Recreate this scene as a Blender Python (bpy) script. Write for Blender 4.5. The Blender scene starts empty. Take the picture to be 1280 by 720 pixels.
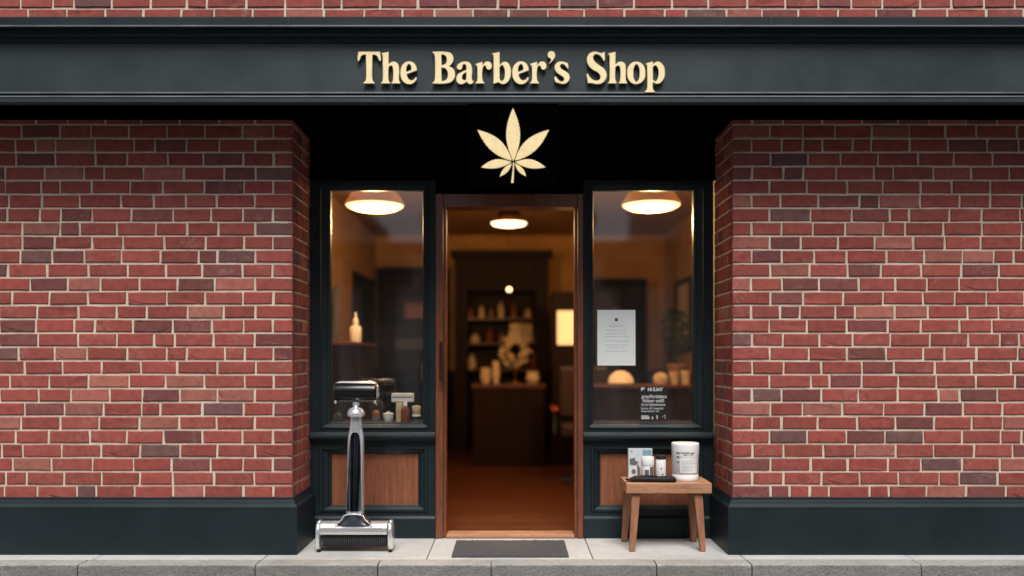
import bpy, bmesh, math, random
from mathutils import Vector, Matrix
R = math.radians
S = bpy.context.scene
C = S.collection

# ------------------------------------------------------------------ camera, sky, sun, exposure
F = 1063.0            # focal length in photo pixels (photo 1280 wide)
EYE = 1.154           # eye height
DD = 5.45             # distance from camera to the plane of door and windows (Y = 0)
HY = 447.0            # horizon row in the photo
cam_d = bpy.data.cameras.new('camera'); cam = bpy.data.objects.new('camera', cam_d); C.objects.link(cam)
cam_d.sensor_width = 36; cam_d.lens = F/1280*36
cam.location = (0, -DD, EYE); cam.rotation_euler = (R(90), 0, 0)
cam_d.shift_y = (HY-360)/1280
cam_d.clip_end = 500; cam_d.clip_start = .05
cam_d.dof.use_dof = True; cam_d.dof.focus_distance = 5.06; cam_d.dof.aperture_fstop = .42
S.camera = cam

SUN_EL, SUN_AZ = 58, 4      # elevation; degrees to the right of straight behind the camera
w = bpy.data.worlds.new('World'); S.world = w; w.use_nodes = True
nt = w.node_tree; nt.nodes.clear()
sky = nt.nodes.new('ShaderNodeTexSky'); sky.sky_type = 'NISHITA'; sky.sun_disc = False
sky.sun_elevation = R(SUN_EL); sky.sun_rotation = R(180-SUN_AZ)
sky.dust_density = 4; sky.air_density = .8; sky.ozone_density = .6
bg = nt.nodes.new('ShaderNodeBackground'); bg.inputs[1].default_value = .065
wo = nt.nodes.new('ShaderNodeOutputWorld')
nt.links.new(sky.outputs[0], bg.inputs[0]); nt.links.new(bg.outputs[0], wo.inputs[0])
sd = bpy.data.lights.new('sun', 'SUN'); sd.energy = 2.75; sd.angle = R(30); sd.color = (1, .965, .915)
sun = bpy.data.objects.new('sun', sd); C.objects.link(sun)
dv = Vector((math.sin(R(SUN_AZ))*math.cos(R(SUN_EL)), -math.cos(R(SUN_AZ))*math.cos(R(SUN_EL)), math.sin(R(SUN_EL))))
sun.rotation_euler = dv.to_track_quat('Z', 'Y').to_euler(); sun.location = (3, -8, 9)
S.view_settings.view_transform = 'Standard'; S.view_settings.look = 'None'
S.view_settings.gamma = 1; S.view_settings.exposure = .5
S.render.engine = 'CYCLES'
S.cycles.use_denoising = True
S.cycles.max_bounces = 8; S.cycles.transparent_max_bounces = 12

# ------------------------------------------------------------------ helpers
def at(px, py, D):    # a pixel of the photo at distance D -> point of the place
    return Vector(((px-640)/F*D, D-DD, EYE+(HY-py)/F*D))
def X(px, D=DD): return (px-640)/F*D
def Z(py, D=DD): return EYE+(HY-py)/F*D

class NM:
    """tiny node material builder"""
    def __init__(s, name):
        s.m = bpy.data.materials.new(name); s.m.use_nodes = True
        s.t = s.m.node_tree; s.t.nodes.clear()
        s.out = s.n('ShaderNodeOutputMaterial')
        s.b = s.n('ShaderNodeBsdfPrincipled'); s.l(s.b.outputs[0], s.out.inputs[0])
    def n(s, k, **kw):
        x = s.t.nodes.new(k)
        for a, v in kw.items(): setattr(x, a, v)
        return x
    def l(s, a, b): s.t.links.new(a, b)
    def set(s, **kw):
        for k, v in kw.items():
            s.b.inputs[k.replace('_', ' ')].default_value = v
        return s
    def coord(s, scale=(1, 1, 1), rot=(0, 0, 0)):
        c = s.n('ShaderNodeTexCoord'); m = s.n('ShaderNodeMapping')
        m.inputs['Scale'].default_value = scale; m.inputs['Rotation'].default_value = rot
        s.l(c.outputs['Object'], m.inputs[0]); return m.outputs[0]
    def noise(s, vec, scale, detail=4, rough=.55, dist=0):
        x = s.n('ShaderNodeTexNoise'); x.inputs['Scale'].default_value = scale
        x.inputs['Detail'].default_value = detail; x.inputs['Roughness'].default_value = rough
        x.inputs['Distortion'].default_value = dist
        s.l(vec, x.inputs['Vector']); return x.outputs['Fac']
    def ramp(s, fac, stops):
        r = s.n('ShaderNodeValToRGB'); e = r.color_ramp.elements
        while len(e) < len(stops): e.new(.5)
        for i, (p, c) in enumerate(stops):
            e[i].position = p; e[i].color = (*c, 1) if len(c) == 3 else c
        s.l(fac, r.inputs[0]); return r.outputs[0]
    def rng(s, fac, a, b, lo=0, hi=1):
        r = s.n('ShaderNodeMapRange'); r.inputs[1].default_value = lo; r.inputs[2].default_value = hi
        r.inputs[3].default_value = a; r.inputs[4].default_value = b
        s.l(fac, r.inputs[0]); return r.outputs[0]
    def mul(s, a, b, mode='MULTIPLY', f=1):
        m = s.n('ShaderNodeMix', data_type='RGBA', blend_type=mode)
        m.inputs[0].default_value = f
        for q, i in ((a, 6), (b, 7)):
            if hasattr(q, 'links'): s.l(q, m.inputs[i])
            else: m.inputs[i].default_value = (*q, 1)
        return m.outputs[2]
    def bump(s, h, strength=.3, dist=.002, prev=None):
        b = s.n('ShaderNodeBump'); b.inputs['Strength'].default_value = strength
        b.inputs['Distance'].default_value = dist; s.l(h, b.inputs['Height'])
        if prev: s.l(prev, b.inputs['Normal'])
        s.l(b.outputs[0], s.b.inputs['Normal']); return b.outputs[0]

def plain(name, col, rough=.5, metal=0, spec=.5, var=.12, nscale=14, bump=.0, **kw):
    q = NM(name); v = q.coord()
    n = q.noise(v, nscale, 5)
    f = q.rng(n, 1-var, 1+var, .3, .7)
    cc = q.n('ShaderNodeCombineColor'); 
    for i in range(3): q.l(f, cc.inputs[i])
    q.l(q.mul(col, cc.outputs[0]), q.b.inputs['Base Color'])
    q.l(q.rng(n, max(.02, rough-.07), min(1, rough+.07), .3, .7), q.b.inputs['Roughness'])
    q.set(Metallic=metal, Specular_IOR_Level=spec)
    if bump: q.bump(q.noise(v, nscale*6, 3), bump, .001)
    for k, x in kw.items(): q.b.inputs[k].default_value = x
    return q.m

def wood(name, a, b, rough=.4, axis='x', scale=1, spec=.5, coat=0):
    q = NM(name)
    sc = {'x': (1.2, 14, 14), 'z': (14, 14, 1.2), 'y': (14, 1.2, 14)}[axis]
    v = q.coord(tuple(k*scale for k in sc))
    n = q.noise(v, 2.2, 6, .6, .6)
    v2 = q.coord(tuple(k*scale*3.5 for k in sc))
    n2 = q.noise(v2, 3, 3, .7, .3)
    base = q.ramp(n, [(.28, a), (.5, tuple((x+y)/2 for x, y in zip(a, b))), (.72, b)])
    pores = q.ramp(n2, [(.3, (.62, .58, .55)), (.5, (1, 1, 1)), (.8, (1.06, 1.05, 1.03))])
    q.l(q.mul(base, pores), q.b.inputs['Base Color'])
    q.set(Roughness=rough, Specular_IOR_Level=spec, Coat_Weight=coat, Coat_Roughness=.25)
    q.bump(n2, .15, .001)
    return q.m

def emis(name, col, strength, core=None):
    q = NM(name)
    q.set(Base_Color=(*col, 1), Roughness=.5, Emission_Strength=strength)
    q.b.inputs['Emission Color'].default_value = (*col, 1)
    return q.m

# --- paint of the joinery: dark blue-green gloss paint with faint brush marks, dust and wear
def paint(name, col, rough=.38, spec=.5):
    q = NM(name); v = q.coord()
    n = q.noise(v, 3, 6, .6); n2 = q.noise(v, 60, 3)
    streak = q.noise(q.coord((2, 30, 30)), 3, 4)
    c = q.ramp(n, [(.25, tuple(k*.85 for k in col)), (.75, tuple(k*1.18 for k in col))])
    spk = q.ramp(q.noise(v, 180, 2), [(.70, (0, 0, 0)), (.78, (1, 1, 1))])
    c2 = q.n('ShaderNodeMix', data_type='RGBA'); c2.inputs[7].default_value = (.11, .12, .115, 1)
    fm = q.n('ShaderNodeMath', operation='MULTIPLY'); q.l(spk, fm.inputs[0]); fm.inputs[1].default_value = .2
    q.l(fm.outputs[0], c2.inputs[0]); q.l(c, c2.inputs[6])
    q.l(c2.outputs[2], q.b.inputs['Base Color'])
    q.l(q.rng(n, rough-.08, rough+.14, .3, .7), q.b.inputs['Roughness'])
    q.set(Specular_IOR_Level=spec)
    p = q.bump(streak, .10, .002); q.bump(n2, .06, .001, p)
    return q.m

def brickmat():
    q = NM('brick_face'); v = q.coord()
    a = q.n('ShaderNodeAttribute', attribute_name='brick')
    n = q.noise(v, 22, 6, .65); n2 = q.noise(v, 120, 4, .7); n3 = q.noise(v, 5, 3)
    mott = q.ramp(n, [(.2, (.62, .6, .62)), (.5, (1, 1, 1)), (.8, (1.22, 1.18, 1.12))])
    c = q.mul(a.outputs['Color'], mott)
    speck = q.ramp(n2, [(.27, (.45, .42, .42)), (.38, (1, 1, 1)), (.72, (1, 1, 1)), (.82, (1.35, 1.3, 1.25))])
    c = q.mul(c, speck)
    # lime bloom in patches
    bl = q.ramp(q.mul(n3, q.noise(v, 34, 5, .7), 'MULTIPLY'), [(.30, (0, 0, 0)), (.44, (1, 1, 1))])
    m = q.n('ShaderNodeMix', data_type='RGBA'); m.inputs[7].default_value = (.42, .30, .26, 1)
    fm = q.n('ShaderNodeMath', operation='MULTIPLY'); q.l(bl, fm.inputs[0]); fm.inputs[1].default_value = .28
    q.l(fm.outputs[0], m.inputs[0]); q.l(c, m.inputs[6])
    q.l(m.outputs[2], q.b.inputs['Base Color'])
    q.set(Roughness=.82, Specular_IOR_Level=.3)
    p = q.bump(n, .5, .004); q.bump(n2, .6, .002, p)
    return q.m
def mortarmat():
    q = NM('mortar'); v = q.coord()
    n = q.noise(v, 9, 5); n2 = q.noise(v, 160, 4, .7)
    c = q.ramp(n, [(.25, (.50, .42, .33)), (.55, (.66, .57, .455)), (.8, (.74, .66, .55))])
    c = q.mul(c, q.ramp(n2, [(.25, (.7, .7, .7)), (.5, (1, 1, 1))]))
    q.l(c, q.b.inputs['Base Color']); q.set(Roughness=.95, Specular_IOR_Level=.1)
    q.bump(n2, .8, .003)
    return q.m
def stonemat(name, lo, hi, grain=150, bstr=.35, bdist=.002, spots=.5):
    q = NM(name); v = q.coord()
    n = q.noise(v, 2.6, 6, .6); n2 = q.noise(v, grain, 4, .75); n3 = q.noise(v, 12, 5, .7)
    c = q.ramp(n, [(.3, lo), (.7, hi)])
    c = q.mul(c, q.ramp(q.noise(v, 1.1, 7, .7, .8), [(.36, (.86, .85, .83)), (.5, (1, 1, 1))]))
    c = q.mul(c, q.ramp(n2, [(.25, (1-spots,)*3), (.5, (1, 1, 1)), (.8, (1.12, 1.12, 1.12))]))
    c = q.mul(c, q.ramp(n3, [(.28, (.8, .8, .79)), (.45, (1, 1, 1))]))
    a = q.n('ShaderNodeAttribute', attribute_name='tone')
    c = q.mul(c, a.outputs['Color'])
    q.l(c, q.b.inputs['Base Color']); q.set(Roughness=.85, Specular_IOR_Level=.25)
    p = q.bump(n2, bstr, bdist); q.bump(n3, bstr*.6, bdist*2, p)
    return q.m
def floormat():
    q = NM('floor_boards'); v = q.coord((1, 1, 1))
    br = q.n('ShaderNodeTexBrick'); br.offset = .37
    br.inputs['Scale'].default_value = 1; br.inputs['Mortar Size'].default_value = .0022
    br.inputs['Brick Width'].default_value = 1.4; br.inputs['Row Height'].default_value = .11
    br.inputs['Color1'].default_value = (.08, .025, .011, 1); br.inputs['Color2'].default_value = (.13, .044, .019, 1)
    br.inputs['Mortar'].default_value = (.03, .012, .006, 1)
    q.l(v, br.inputs[0])
    g = q.noise(q.coord((2, 30, 30)), 3, 6, .6, .5)
    c = q.mul(br.outputs[0], q.ramp(g, [(.25, (.6, .55, .5)), (.7, (1.25, 1.25, 1.2))]))
    q.l(c, q.b.inputs['Base Color']); q.set(Roughness=.36, Specular_IOR_Level=.5)
    q.bump(g, .1, .001)
    return q.m
def glassmat():
    q = NM('window_glass'); q.t.nodes.remove(q.b)
    tr = q.n('ShaderNodeBsdfTransparent'); tr.inputs[0].default_value = (.93, .95, .94, 1)
    gl = q.n('ShaderNodeBsdfGlossy'); gl.inputs['Roughness'].default_value = .015
    fr = q.n('ShaderNodeFresnel'); fr.inputs[0].default_value = 1.5
    mt = q.n('ShaderNodeMath', operation='MULTIPLY'); mt.inputs[1].default_value = 3.4
    v = q.coord(); nn = q.noise(v, 1.2, 2)
    b = q.n('ShaderNodeBump'); b.inputs['Strength'].default_value = .12; b.inputs['Distance'].default_value = .01
    q.l(nn, b.inputs['Height']); q.l(b.outputs[0], gl.inputs['Normal'])
    mx = q.n('ShaderNodeMixShader')
    ge = q.n('ShaderNodeNewGeometry'); inv = q.n('ShaderNodeMath', operation='SUBTRACT'); inv.inputs[0].default_value = 1
    q.l(ge.outputs['Backfacing'], inv.inputs[1]); m2 = q.n('ShaderNodeMath', operation='MULTIPLY')   # mirror only on the face towards the viewer: no ghost images inside the pane
    q.l(fr.outputs[0], mt.inputs[0]); q.l(mt.outputs[0], m2.inputs[0]); q.l(inv.outputs[0], m2.inputs[1]); q.l(m2.outputs[0], mx.inputs[0])
    q.l(tr.outputs[0], mx.inputs[1]); q.l(gl.outputs[0], mx.inputs[2]); 
    # thin mottled dust film, added to lay haze over the glass
    df = q.n('ShaderNodeBsdfDiffuse'); df.inputs[0].default_value = (.62, .60, .57, 1)
    m3 = q.n('ShaderNodeMixShader'); q.l(q.rng(q.noise(q.coord((1, 1, .45)), 2.4, 6, .7, .6), .003, .030, .3, .75), m3.inputs[0])
    q.l(mx.outputs[0], m3.inputs[1]); q.l(df.outputs[0], m3.inputs[2]); q.l(m3.outputs[0], q.out.inputs[0])
    return q.m

M = dict(
    paint=paint('shopfront_paint', (.0095, .0180, .0220), .45, .26),
    fascia=paint('fascia_paint', (.023, .036, .039), .42, .4),
    highlight=plain('highlight_grey', (.20, .22, .235), .5, .3, .5, .25, 5),  # lighter grey for highlight lines painted on the mouldings
    road=stonemat('street_paving', (.13, .13, .125), (.18, .18, .175), 60, .5, .003, .2),
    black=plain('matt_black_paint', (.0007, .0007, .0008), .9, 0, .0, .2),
    frame_wood=wood('mahogany', (.12, .036, .017), (.22, .070, .033), .38, 'z', 1, .5, .2),
    panel_wood=wood('cedar_panel', (.17, .055, .025), (.30, .105, .048), .5, 'z', 1.3),
    oak=wood('oak', (.34, .165, .088), (.50, .265, .150), .5, 'x', 1.4),
    oakz=wood('oak_leg', (.23, .098, .050), (.35, .165, .090), .5, 'z', 1.4),
    letter=plain('cream_letter', (.93, .78, .46), .45, 0, .3, .04, 20),
    leafgold=plain('cream_emblem', (.90, .73, .40), .5, 0, .3, .08, 26),
    edge=plain('letter_side', (.10, .06, .03), .5, 0, .4),
    chrome=plain('chrome', (.90, .92, .95), .14, .72, .9, .03, 9),
    gunmetal=plain('gunmetal', (.07, .085, .105), .2, .5, .9, .1, 9),
    gloss=plain('black_gloss', (.006, .0065, .008), .22, 0, .35, .1, 6),
    rubber=plain('black_rubber', (.015, .015, .016), .7, 0, .3, .2, 30, .2),
    bristle=plain('bristle', (.014, .013, .018), .55, 0, .4, .5, 120, .4),
    inlay=plain('gloss_inlay', (.26, .29, .34), .10, 1, .5, .1, 9),
    bristle2=plain('bristle_glints', (.075, .07, .085), .5, 0, .5, .5, 140, .4),  # lighter grey puts glints into the colour of every other disc
    mat=plain('mat_fibre', (.075, .075, .08), .95, 0, .1, .35, 160, 1.0),
    white=plain('white_plastic', (.80, .81, .82), .35, 0, .5, .03, 8),
    whitem=plain('white_matt', (.76, .76, .75), .6, 0, .4, .04, 8),
    paper=plain('notice_paper', (.84, .90, .90), .85, 0, .2, .03, 5),
    poster=plain('poster_black', (.012, .013, .016), .5, 0, .4, .2, 12),
    ink=plain('ink', (.015, .015, .018), .7),
    inkg=plain('grey_ink', (.30, .32, .33), .8),
    inkw=plain('white_print', (.62, .62, .62), .7),
    inkb=plain('blue_print', (.18, .36, .43), .6, 0, .4, .25, 60),
    cardg=plain('card_face', (.55, .60, .64), .5, 0, .4, .12, 30),
    label=plain('grey_label', (.13, .13, .13), .6, 0, .3, .15, 60),
    amber=plain('amber_plastic', (.22, .055, .018), .2, 0, .5, .2, 20),
    brass=plain('brass', (.55, .33, .12), .28, 1, .5, .1),
    copper=plain('copper_handle', (.045, .020, .014), .2, .2, 1.0, .1),
    wallp=plain('ochre_wall', (.48, .25, .085), .85, 0, .2, .15, 4),
    ceil=plain('tan_ceiling', (.42, .24, .09), .85, 0, .2, .12, 4),
    dark=wood('dark_wood', (.010, .0042, .003), (.022, .009, .006), .55, 'z', 1, .15),
    darkw=wood('counter_wood', (.09, .028, .014), (.16, .05, .024), .35, 'x', 1),
    leather=plain('dark_leather', (.035, .016, .012), .45, 0, .5, .2, 20, .2),
    red=plain('red_vinyl', (.22, .03, .02), .35),
    cream=plain('cream_ceramic', (.62, .48, .30), .5, 0, .4, .2, 18),
    green=plain('plant_leaf', (.03, .06, .022), .6, 0, .4, .4, 20),
    pot=plain('clay_pot', (.22, .12, .08), .8),
    shade=emis('translucent_shade', (.50, .25, .09), .22),
    lamp=emis('lit_diffuser', (1, .72, .34), 1.9),
    lampc=emis('lit_pendant', (1, .72, .38), 3.2),
    sign=emis('lit_sign', (1, .62, .27), .72),
    globe=emis('lit_globe', (1, .82, .55), .7),
    dome=emis('lit_dome', (1, .64, .34), .30),
    mirror=plain('mirror', (.55, .42, .28), .12, 1, .5, .1, 5),
    grey=plain('grey_cloth', (.14, .14, .15), .9, 0, .1, .25, 14),
    brick=brickmat(), mortar=mortarmat(), glass=glassmat(), floor=floormat(),
    slab=stonemat('pavement_stone', (.43, .435, .43), (.53, .535, .53), 190, .25, .001, .16),
    kerb=stonemat('kerb_stone', (.30, .30, .29), (.40, .40, .385), 110, 1, .012, .6),
    asphalt=stonemat('asphalt', (.045, .045, .047), (.06, .06, .062), 200, .8, .004, .5),
    render=stonemat('pale_render', (.66, .65, .63), (.74, .73, .71), 60, .3, .002, .1),
    bwin=plain('far_window', (.03, .035, .04), .1, 0, .6),
    stone2=stonemat('far_stone', (.46, .40, .35), (.54, .48, .42), 60, .3, .002, .2),
)

def link(name, me, parent=None):
    o = bpy.data.objects.new(name, me); C.objects.link(o)
    if parent is not None: o.parent = parent
    return o
def empty(name, label, cat, loc=(0, 0, 0), group=None, rz=0):
    o = bpy.data.objects.new(name, None); C.objects.link(o); o.location = loc; o.rotation_euler.z = rz
    o.empty_display_size = .1
    o['label'] = label; o['category'] = cat
    if group: o['group'] = group
    return o
def tag(o, label=None, cat=None, group=None, kind=None):
    if label: o['label'] = label
    if cat: o['category'] = cat
    if group: o['group'] = group
    if kind: o['kind'] = kind
    return o

class MB:
    """collects shapes, links them as ONE mesh object; origin = where local coordinates start"""
    def __init__(s): s.bm = bmesh.new(); s.mi = 0; s.sm = set()
    def mat(s, i): s.mi = i; return s
    def _done(s, faces, smooth=False):
        for f in faces: f.material_index = s.mi; f.smooth = smooth
    def box(s, x0, x1, y0, y1, z0, z1, bev=0, seg=2):
        if x0 > x1: x0, x1 = x1, x0
        if y0 > y1: y0, y1 = y1, y0
        if z0 > z1: z0, z1 = z1, z0
        t = bmesh.new()
        v = [t.verts.new((x, y, z)) for x in (x0, x1) for y in (y0, y1) for z in (z0, z1)]
        for q in ((0, 1, 3, 2), (4, 6, 7, 5), (0, 4, 5, 1), (2, 3, 7, 6), (0, 2, 6, 4), (1, 5, 7, 3)):
            t.faces.new([v[i] for i in q])
        if bev: bmesh.ops.bevel(t, geom=list(t.edges), offset=min(bev, (x1-x0)*.45, (y1-y0)*.45, (z1-z0)*.45), segments=seg, profile=.5, affect='EDGES')
        s.merge(t, smooth=False)
        return s
    def merge(s, t, smooth=False, mtx=None):
        if mtx is not None: bmesh.ops.transform(t, matrix=mtx, verts=t.verts)
        bmesh.ops.recalc_face_normals(t, faces=t.faces)
        mp = {v: s.bm.verts.new(v.co) for v in t.verts}
        fs = [s.bm.faces.new([mp[v] for v in f.verts]) for f in t.faces]
        s._done(fs, smooth); t.free()
        return fs
    def rings(s, rings, closed=True, cap0=False, cap1=False, smooth=False):
        t = bmesh.new(); rr = [[t.verts.new(p) for p in r] for r in rings]
        for a, b in zip(rr, rr[1:]):
            n = len(a)
            for i in range(n if closed else n-1):
                j = (i+1) % n
                t.faces.new((a[i], a[j], b[j], b[i]))
        if cap0: t.faces.new(rr[0][::-1])
        if cap1: t.faces.new(rr[-1])
        s.merge(t, smooth); return s
    def lathe(s, cx, cy, prof, n=32, axis='z', smooth=True, sx=1, sy=1):
        """prof: (radius, height) pairs"""
        rings = []
        for r, h in prof:
            ring = []
            for i in range(n):
                a = 2*math.pi*i/n; u, v = r*math.cos(a)*sx, r*math.sin(a)*sy
                ring.append({'z': (cx+u, cy+v, h), 'x': (h, cx+u, cy+v), 'y': (cx+u, h, cy+v)}[axis])
            rings.append(ring)
        s.rings(rings, True, prof[0][0] > 1e-4, prof[-1][0] > 1e-4, smooth); return s
    def extrude_x(s, prof, x0, x1):
        s.rings([[(x0, y, z) for y, z in prof], [(x1, y, z) for y, z in prof]], True, True, True); return s
    def loft(s, sections, smooth=True):
        s.rings(sections, True, True, True, smooth); return s
    def tube(s, pts, r, n=10, smooth=True):
        pts = [Vector(p) for p in pts]; rings = []
        for i, p in enumerate(pts):
            d = (pts[min(i+1, len(pts)-1)]-pts[max(i-1, 0)]).normalized()
            up = Vector((0, 0, 1)) if abs(d.z) < .9 else Vector((1, 0, 0))
            a = d.cross(up).normalized(); b = d.cross(a).normalized()
            rad = r[i] if isinstance(r, (list, tuple)) else r
            rings.append([p+a*rad*math.cos(2*math.pi*k/n)+b*rad*math.sin(2*math.pi*k/n) for k in range(n)])
        s.rings(rings, True, True, True, smooth); return s
    def build(s, name, mats, parent=None, loc=None, autosmooth=40):
        me = bpy.data.meshes.new(name)
        s.bm.to_mesh(me); s.bm.free()
        for m in (mats if isinstance(mats, (list, tuple)) else [mats]): me.materials.append(M[m] if isinstance(m, str) else m)
        if autosmooth and any(p.use_smooth for p in me.polygons):
            me.set_sharp_from_angle(angle=R(autosmooth))
        o = link(name, me, parent)
        if loc is not None: o.location = loc
        return o

def rect(x0, x1, z0, z1, y): return [(x0, y, z0), (x1, y, z0), (x1, y, z1), (x0, y, z1)]
def settone(o, f):
    me = o.data; a = me.color_attributes.new('tone', 'FLOAT_COLOR', 'CORNER')
    for p in me.polygons:
        c = f(p)
        for li in p.loop_indices: a.data[li].color = (*c, 1)

# ------------------------------------------------------------------ the setting: ground, road, kerb, pavement
YK = -.715      # kerb front edge
o = MB().box(-60, 60, -60, 60, -.60, -.30).build('ground', 'asphalt'); tag(o, kind='structure'); settone(o, lambda p: (.9, .9, .88))
o = MB().box(-30, 30, -8.0, YK-.006, -.25, -.14).build('road', 'road'); tag(o, kind='structure'); settone(o, lambda p: (1, 1, 1))
rnd = random.Random(5)
kj = [-6.2, -5.3, -4.37, -3.45, -2.42, -1.43, -.748, -.116, .806, 1.336, 2.28, 3.2, 4.1, 5.0, 6.2]
b = MB()
def rough_bevel_box(b, x0, x1, y0, y1, z0, z1, bev, jit, rnd, nx=14):
    """stone with a worn, uneven front upper arris"""
    secs = []
    n = max(3, int((x1-x0)*40))
    for i in range(n+1):
        x = x0+(x1-x0)*i/n
        e = min(i, n-i); k = bev*(1+.9*max(0, 1-e/1.5)) + rnd.uniform(-jit, jit)
        k2 = bev*.8+rnd.uniform(-jit, jit)*.6
        f = rnd.uniform(-jit, jit)*.5
        secs.append([(x, y0+f, z0), (x, y0+f, z1-k*1.3), (x, y0+k*.4, z1-k*.45), (x, y0+k*1.1, z1-.001), (x, y0+.05, z1), (x, y1, z1), (x, y1, z0)])
    b.rings(secs, True, True, True, False)
for a, c in zip(kj, kj[1:]):
    rough_bevel_box(b, a+.0035, c-.0035, YK+rnd.uniform(-.003, .003), YK+.128, -.25, rnd.uniform(-.0015, .0015), .0055, .0020, rnd)
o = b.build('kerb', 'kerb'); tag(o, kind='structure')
tn = {}
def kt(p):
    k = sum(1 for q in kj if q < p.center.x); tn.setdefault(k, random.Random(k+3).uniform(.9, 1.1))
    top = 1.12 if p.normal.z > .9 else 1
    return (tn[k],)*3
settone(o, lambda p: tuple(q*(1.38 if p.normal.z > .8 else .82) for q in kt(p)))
# pavement slabs
sj = [-6.2, -5.3, -4.35, -3.4, -2.4, -1.43, -.49, .465, 1.336, 2.3, 3.25, 4.2, 5.2, 6.2]
b = MB()
for a, c in zip(sj, sj[1:]):
    b.box(a+.0025, c-.0025, YK+.131, .14, -.09, rnd.uniform(-.001, .0005), .003, 1)
o = b.build('pavement', 'slab'); tag(o, kind='structure')
settone(o, lambda p: (random.Random(sum(1 for q in sj if q < p.center.x)*7+1).uniform(.94, 1.05),)*3)
o = MB().box(-6.2, 6.2, YK+.02, .1, -.24, -.10).build('pavement_bed', 'asphalt'); tag(o, kind='structure'); settone(o, lambda p: (.6, .6, .6))
# far side of the street
o = MB().box(-30, 30, -11.0, -8.01, -.25, 0, .01).build('far_pavement', 'slab'); tag(o, kind='structure'); settone(o, lambda p: (.8, .8, .8))

# ------------------------------------------------------------------ shop building
shop = empty('shop_building', 'red brick shop with dark painted shopfront, two windows and an open doorway', 'shop')
YB = -.445           # plane of the brick faces
XB = 1.292           # inner edge of the piers
COURSE = .0816
MORT = .0125
def brick_color(r):
    k = r.random()
    if k < .045: c = (.155, .072, .070)
    elif k < .2: c = (.19, .060, .056)
    elif k < .3: c = (.33, .115, .092)
    else: c = (.285, .068, .055)
    j = r.uniform(.84, 1.14)
    return tuple(x*j*r.uniform(.95, 1.05) for x in c)
class Wall:
    def __init__(s): s.b = MB(); s.cols = []
    def brick(s, o, u, w, v, h, n, d, r):
        """a brick on the face spanned by o + u*[0..w] + z*[0..h]; n outward normal; slightly uneven"""
        be = .0045; t = bmesh.new(); q = []
        def J(k=.0014): return r.uniform(-k, k)
        zz = Vector((0, 0, 1)); off = r.uniform(-.0015, .0025)
        base = [(0, 0), (w, 0), (w, h), (0, h)]
        inn = [(be, be), (w-be, be), (w-be, h-be), (be, h-be)]
        jb = [(J(.0022), J(.0016)) for _ in range(4)]
        # subdivide edges so that arrises look worn
        def loop(pts, dep, jit):
            res = []
            for i in range(4):
                a, c = pts[i], pts[(i+1) % 4]
                L = w if i % 2 == 0 else h; m = max(1, int(L/.03))
                for k in range(m):
                    f = k/m
                    x = a[0]+(c[0]-a[0])*f; y = a[1]+(c[1]-a[1])*f
                    jx = jb[i][0]*(1-f)+jb[(i+1) % 4][0]*f; jy = jb[i][1]*(1-f)+jb[(i+1) % 4][1]*f
                    chip = .004 if (jit and r.random() < .03) else 0
                    res.append(o+u*(x+jx+(r.uniform(-jit, jit) if jit else 0))+zz*(y+jy+(r.uniform(-jit, jit) if jit else 0))+n*(dep+off-chip))
            return res
        l0 = loop(base, -.03, 0); l1 = loop(base, -be*.9, .0009); l2 = loop(inn, 0, .0011)
        before = len(s.b.bm.faces)
        s.b.mat(0).rings([l0, l1, l2], True, False, True, False)
        s.cols.append((before, len(s.b.bm.faces), brick_color(r)))
    def finish(s, name, parent):
        n = len(s.b.bm.faces); cols = s.cols
        o = s.b.build(name, ['brick', 'mortar'], parent)
        a = o.data.color_attributes.new('brick', 'FLOAT_COLOR', 'CORNER')
        for f0, f1, c in cols:
            for pi in range(f0, f1):
                for li in o.data.polygons[pi].loop_indices: a.data[li].color = (*c, 1)
        return o
def courses(wall, z0, z1, x_in, x_out, sgn, r, phase=0):
    """front face from the inner corner x_in outwards to x_out"""
    k = 0; z = z0
    while z < z1-.03:
        h = COURSE-MORT; x = 0; L = abs(x_out-x_in)
        first = True
        odd = (k+phase) % 2
        while x < L-.02:
            if first: wd = (.215 if odd else .108)+r.uniform(-.004, .004)
            elif x < .2 and not odd: wd = .165+r.uniform(-.008, .01)
            else:
                wd = r.choice([.215, .215, .175, .205, .225, .105 if r.random() < .6 else .215])+r.uniform(-.008, .008)
            first = False
            wd = min(wd, L-x)
            if L-x-wd < .05: wd = L-x
            xa = x_in+sgn*x; xb = x_in+sgn*(x+wd)
            lo = min(xa, xb)
            wall.brick(Vector((lo, YB, z+r.uniform(-.001, .001))), Vector((1, 0, 0)), wd, 0, h, Vector((0, -1, 0)), .03, r)
            x += wd+MORT*r.uniform(.85, 1.2)
        z += COURSE; k += 1
def returns(wall, z0, z1, x_in, sgn, r, phase=0):
    k = 0; z = z0
    while z < z1-.03:
        odd = (k+phase) % 2; y = YB+.004
        ws = [.100, .115, .115, .09] if odd else [.215, .105, .10]
        if r.random() < .35: r.shuffle(ws)
        for wd in ws:
            wd = min(wd+r.uniform(-.006, .006), -.004-y)
            if wd < .02: break
            if sgn < 0:   # left pier: face looks +x
                wall.brick(Vector((x_in, y, z)), Vector((0, 1, 0)), wd, 0, COURSE-MORT, Vector((1, 0, 0)), .03, r)
            else:
                wall.brick(Vector((x_in, y, z)), Vector((0, 1, 0)), wd, 0, COURSE-MORT, Vector((-1, 0, 0)), .03, r)
            y += wd+MORT
        z += COURSE; k += 1
Z0 = .327
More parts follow.
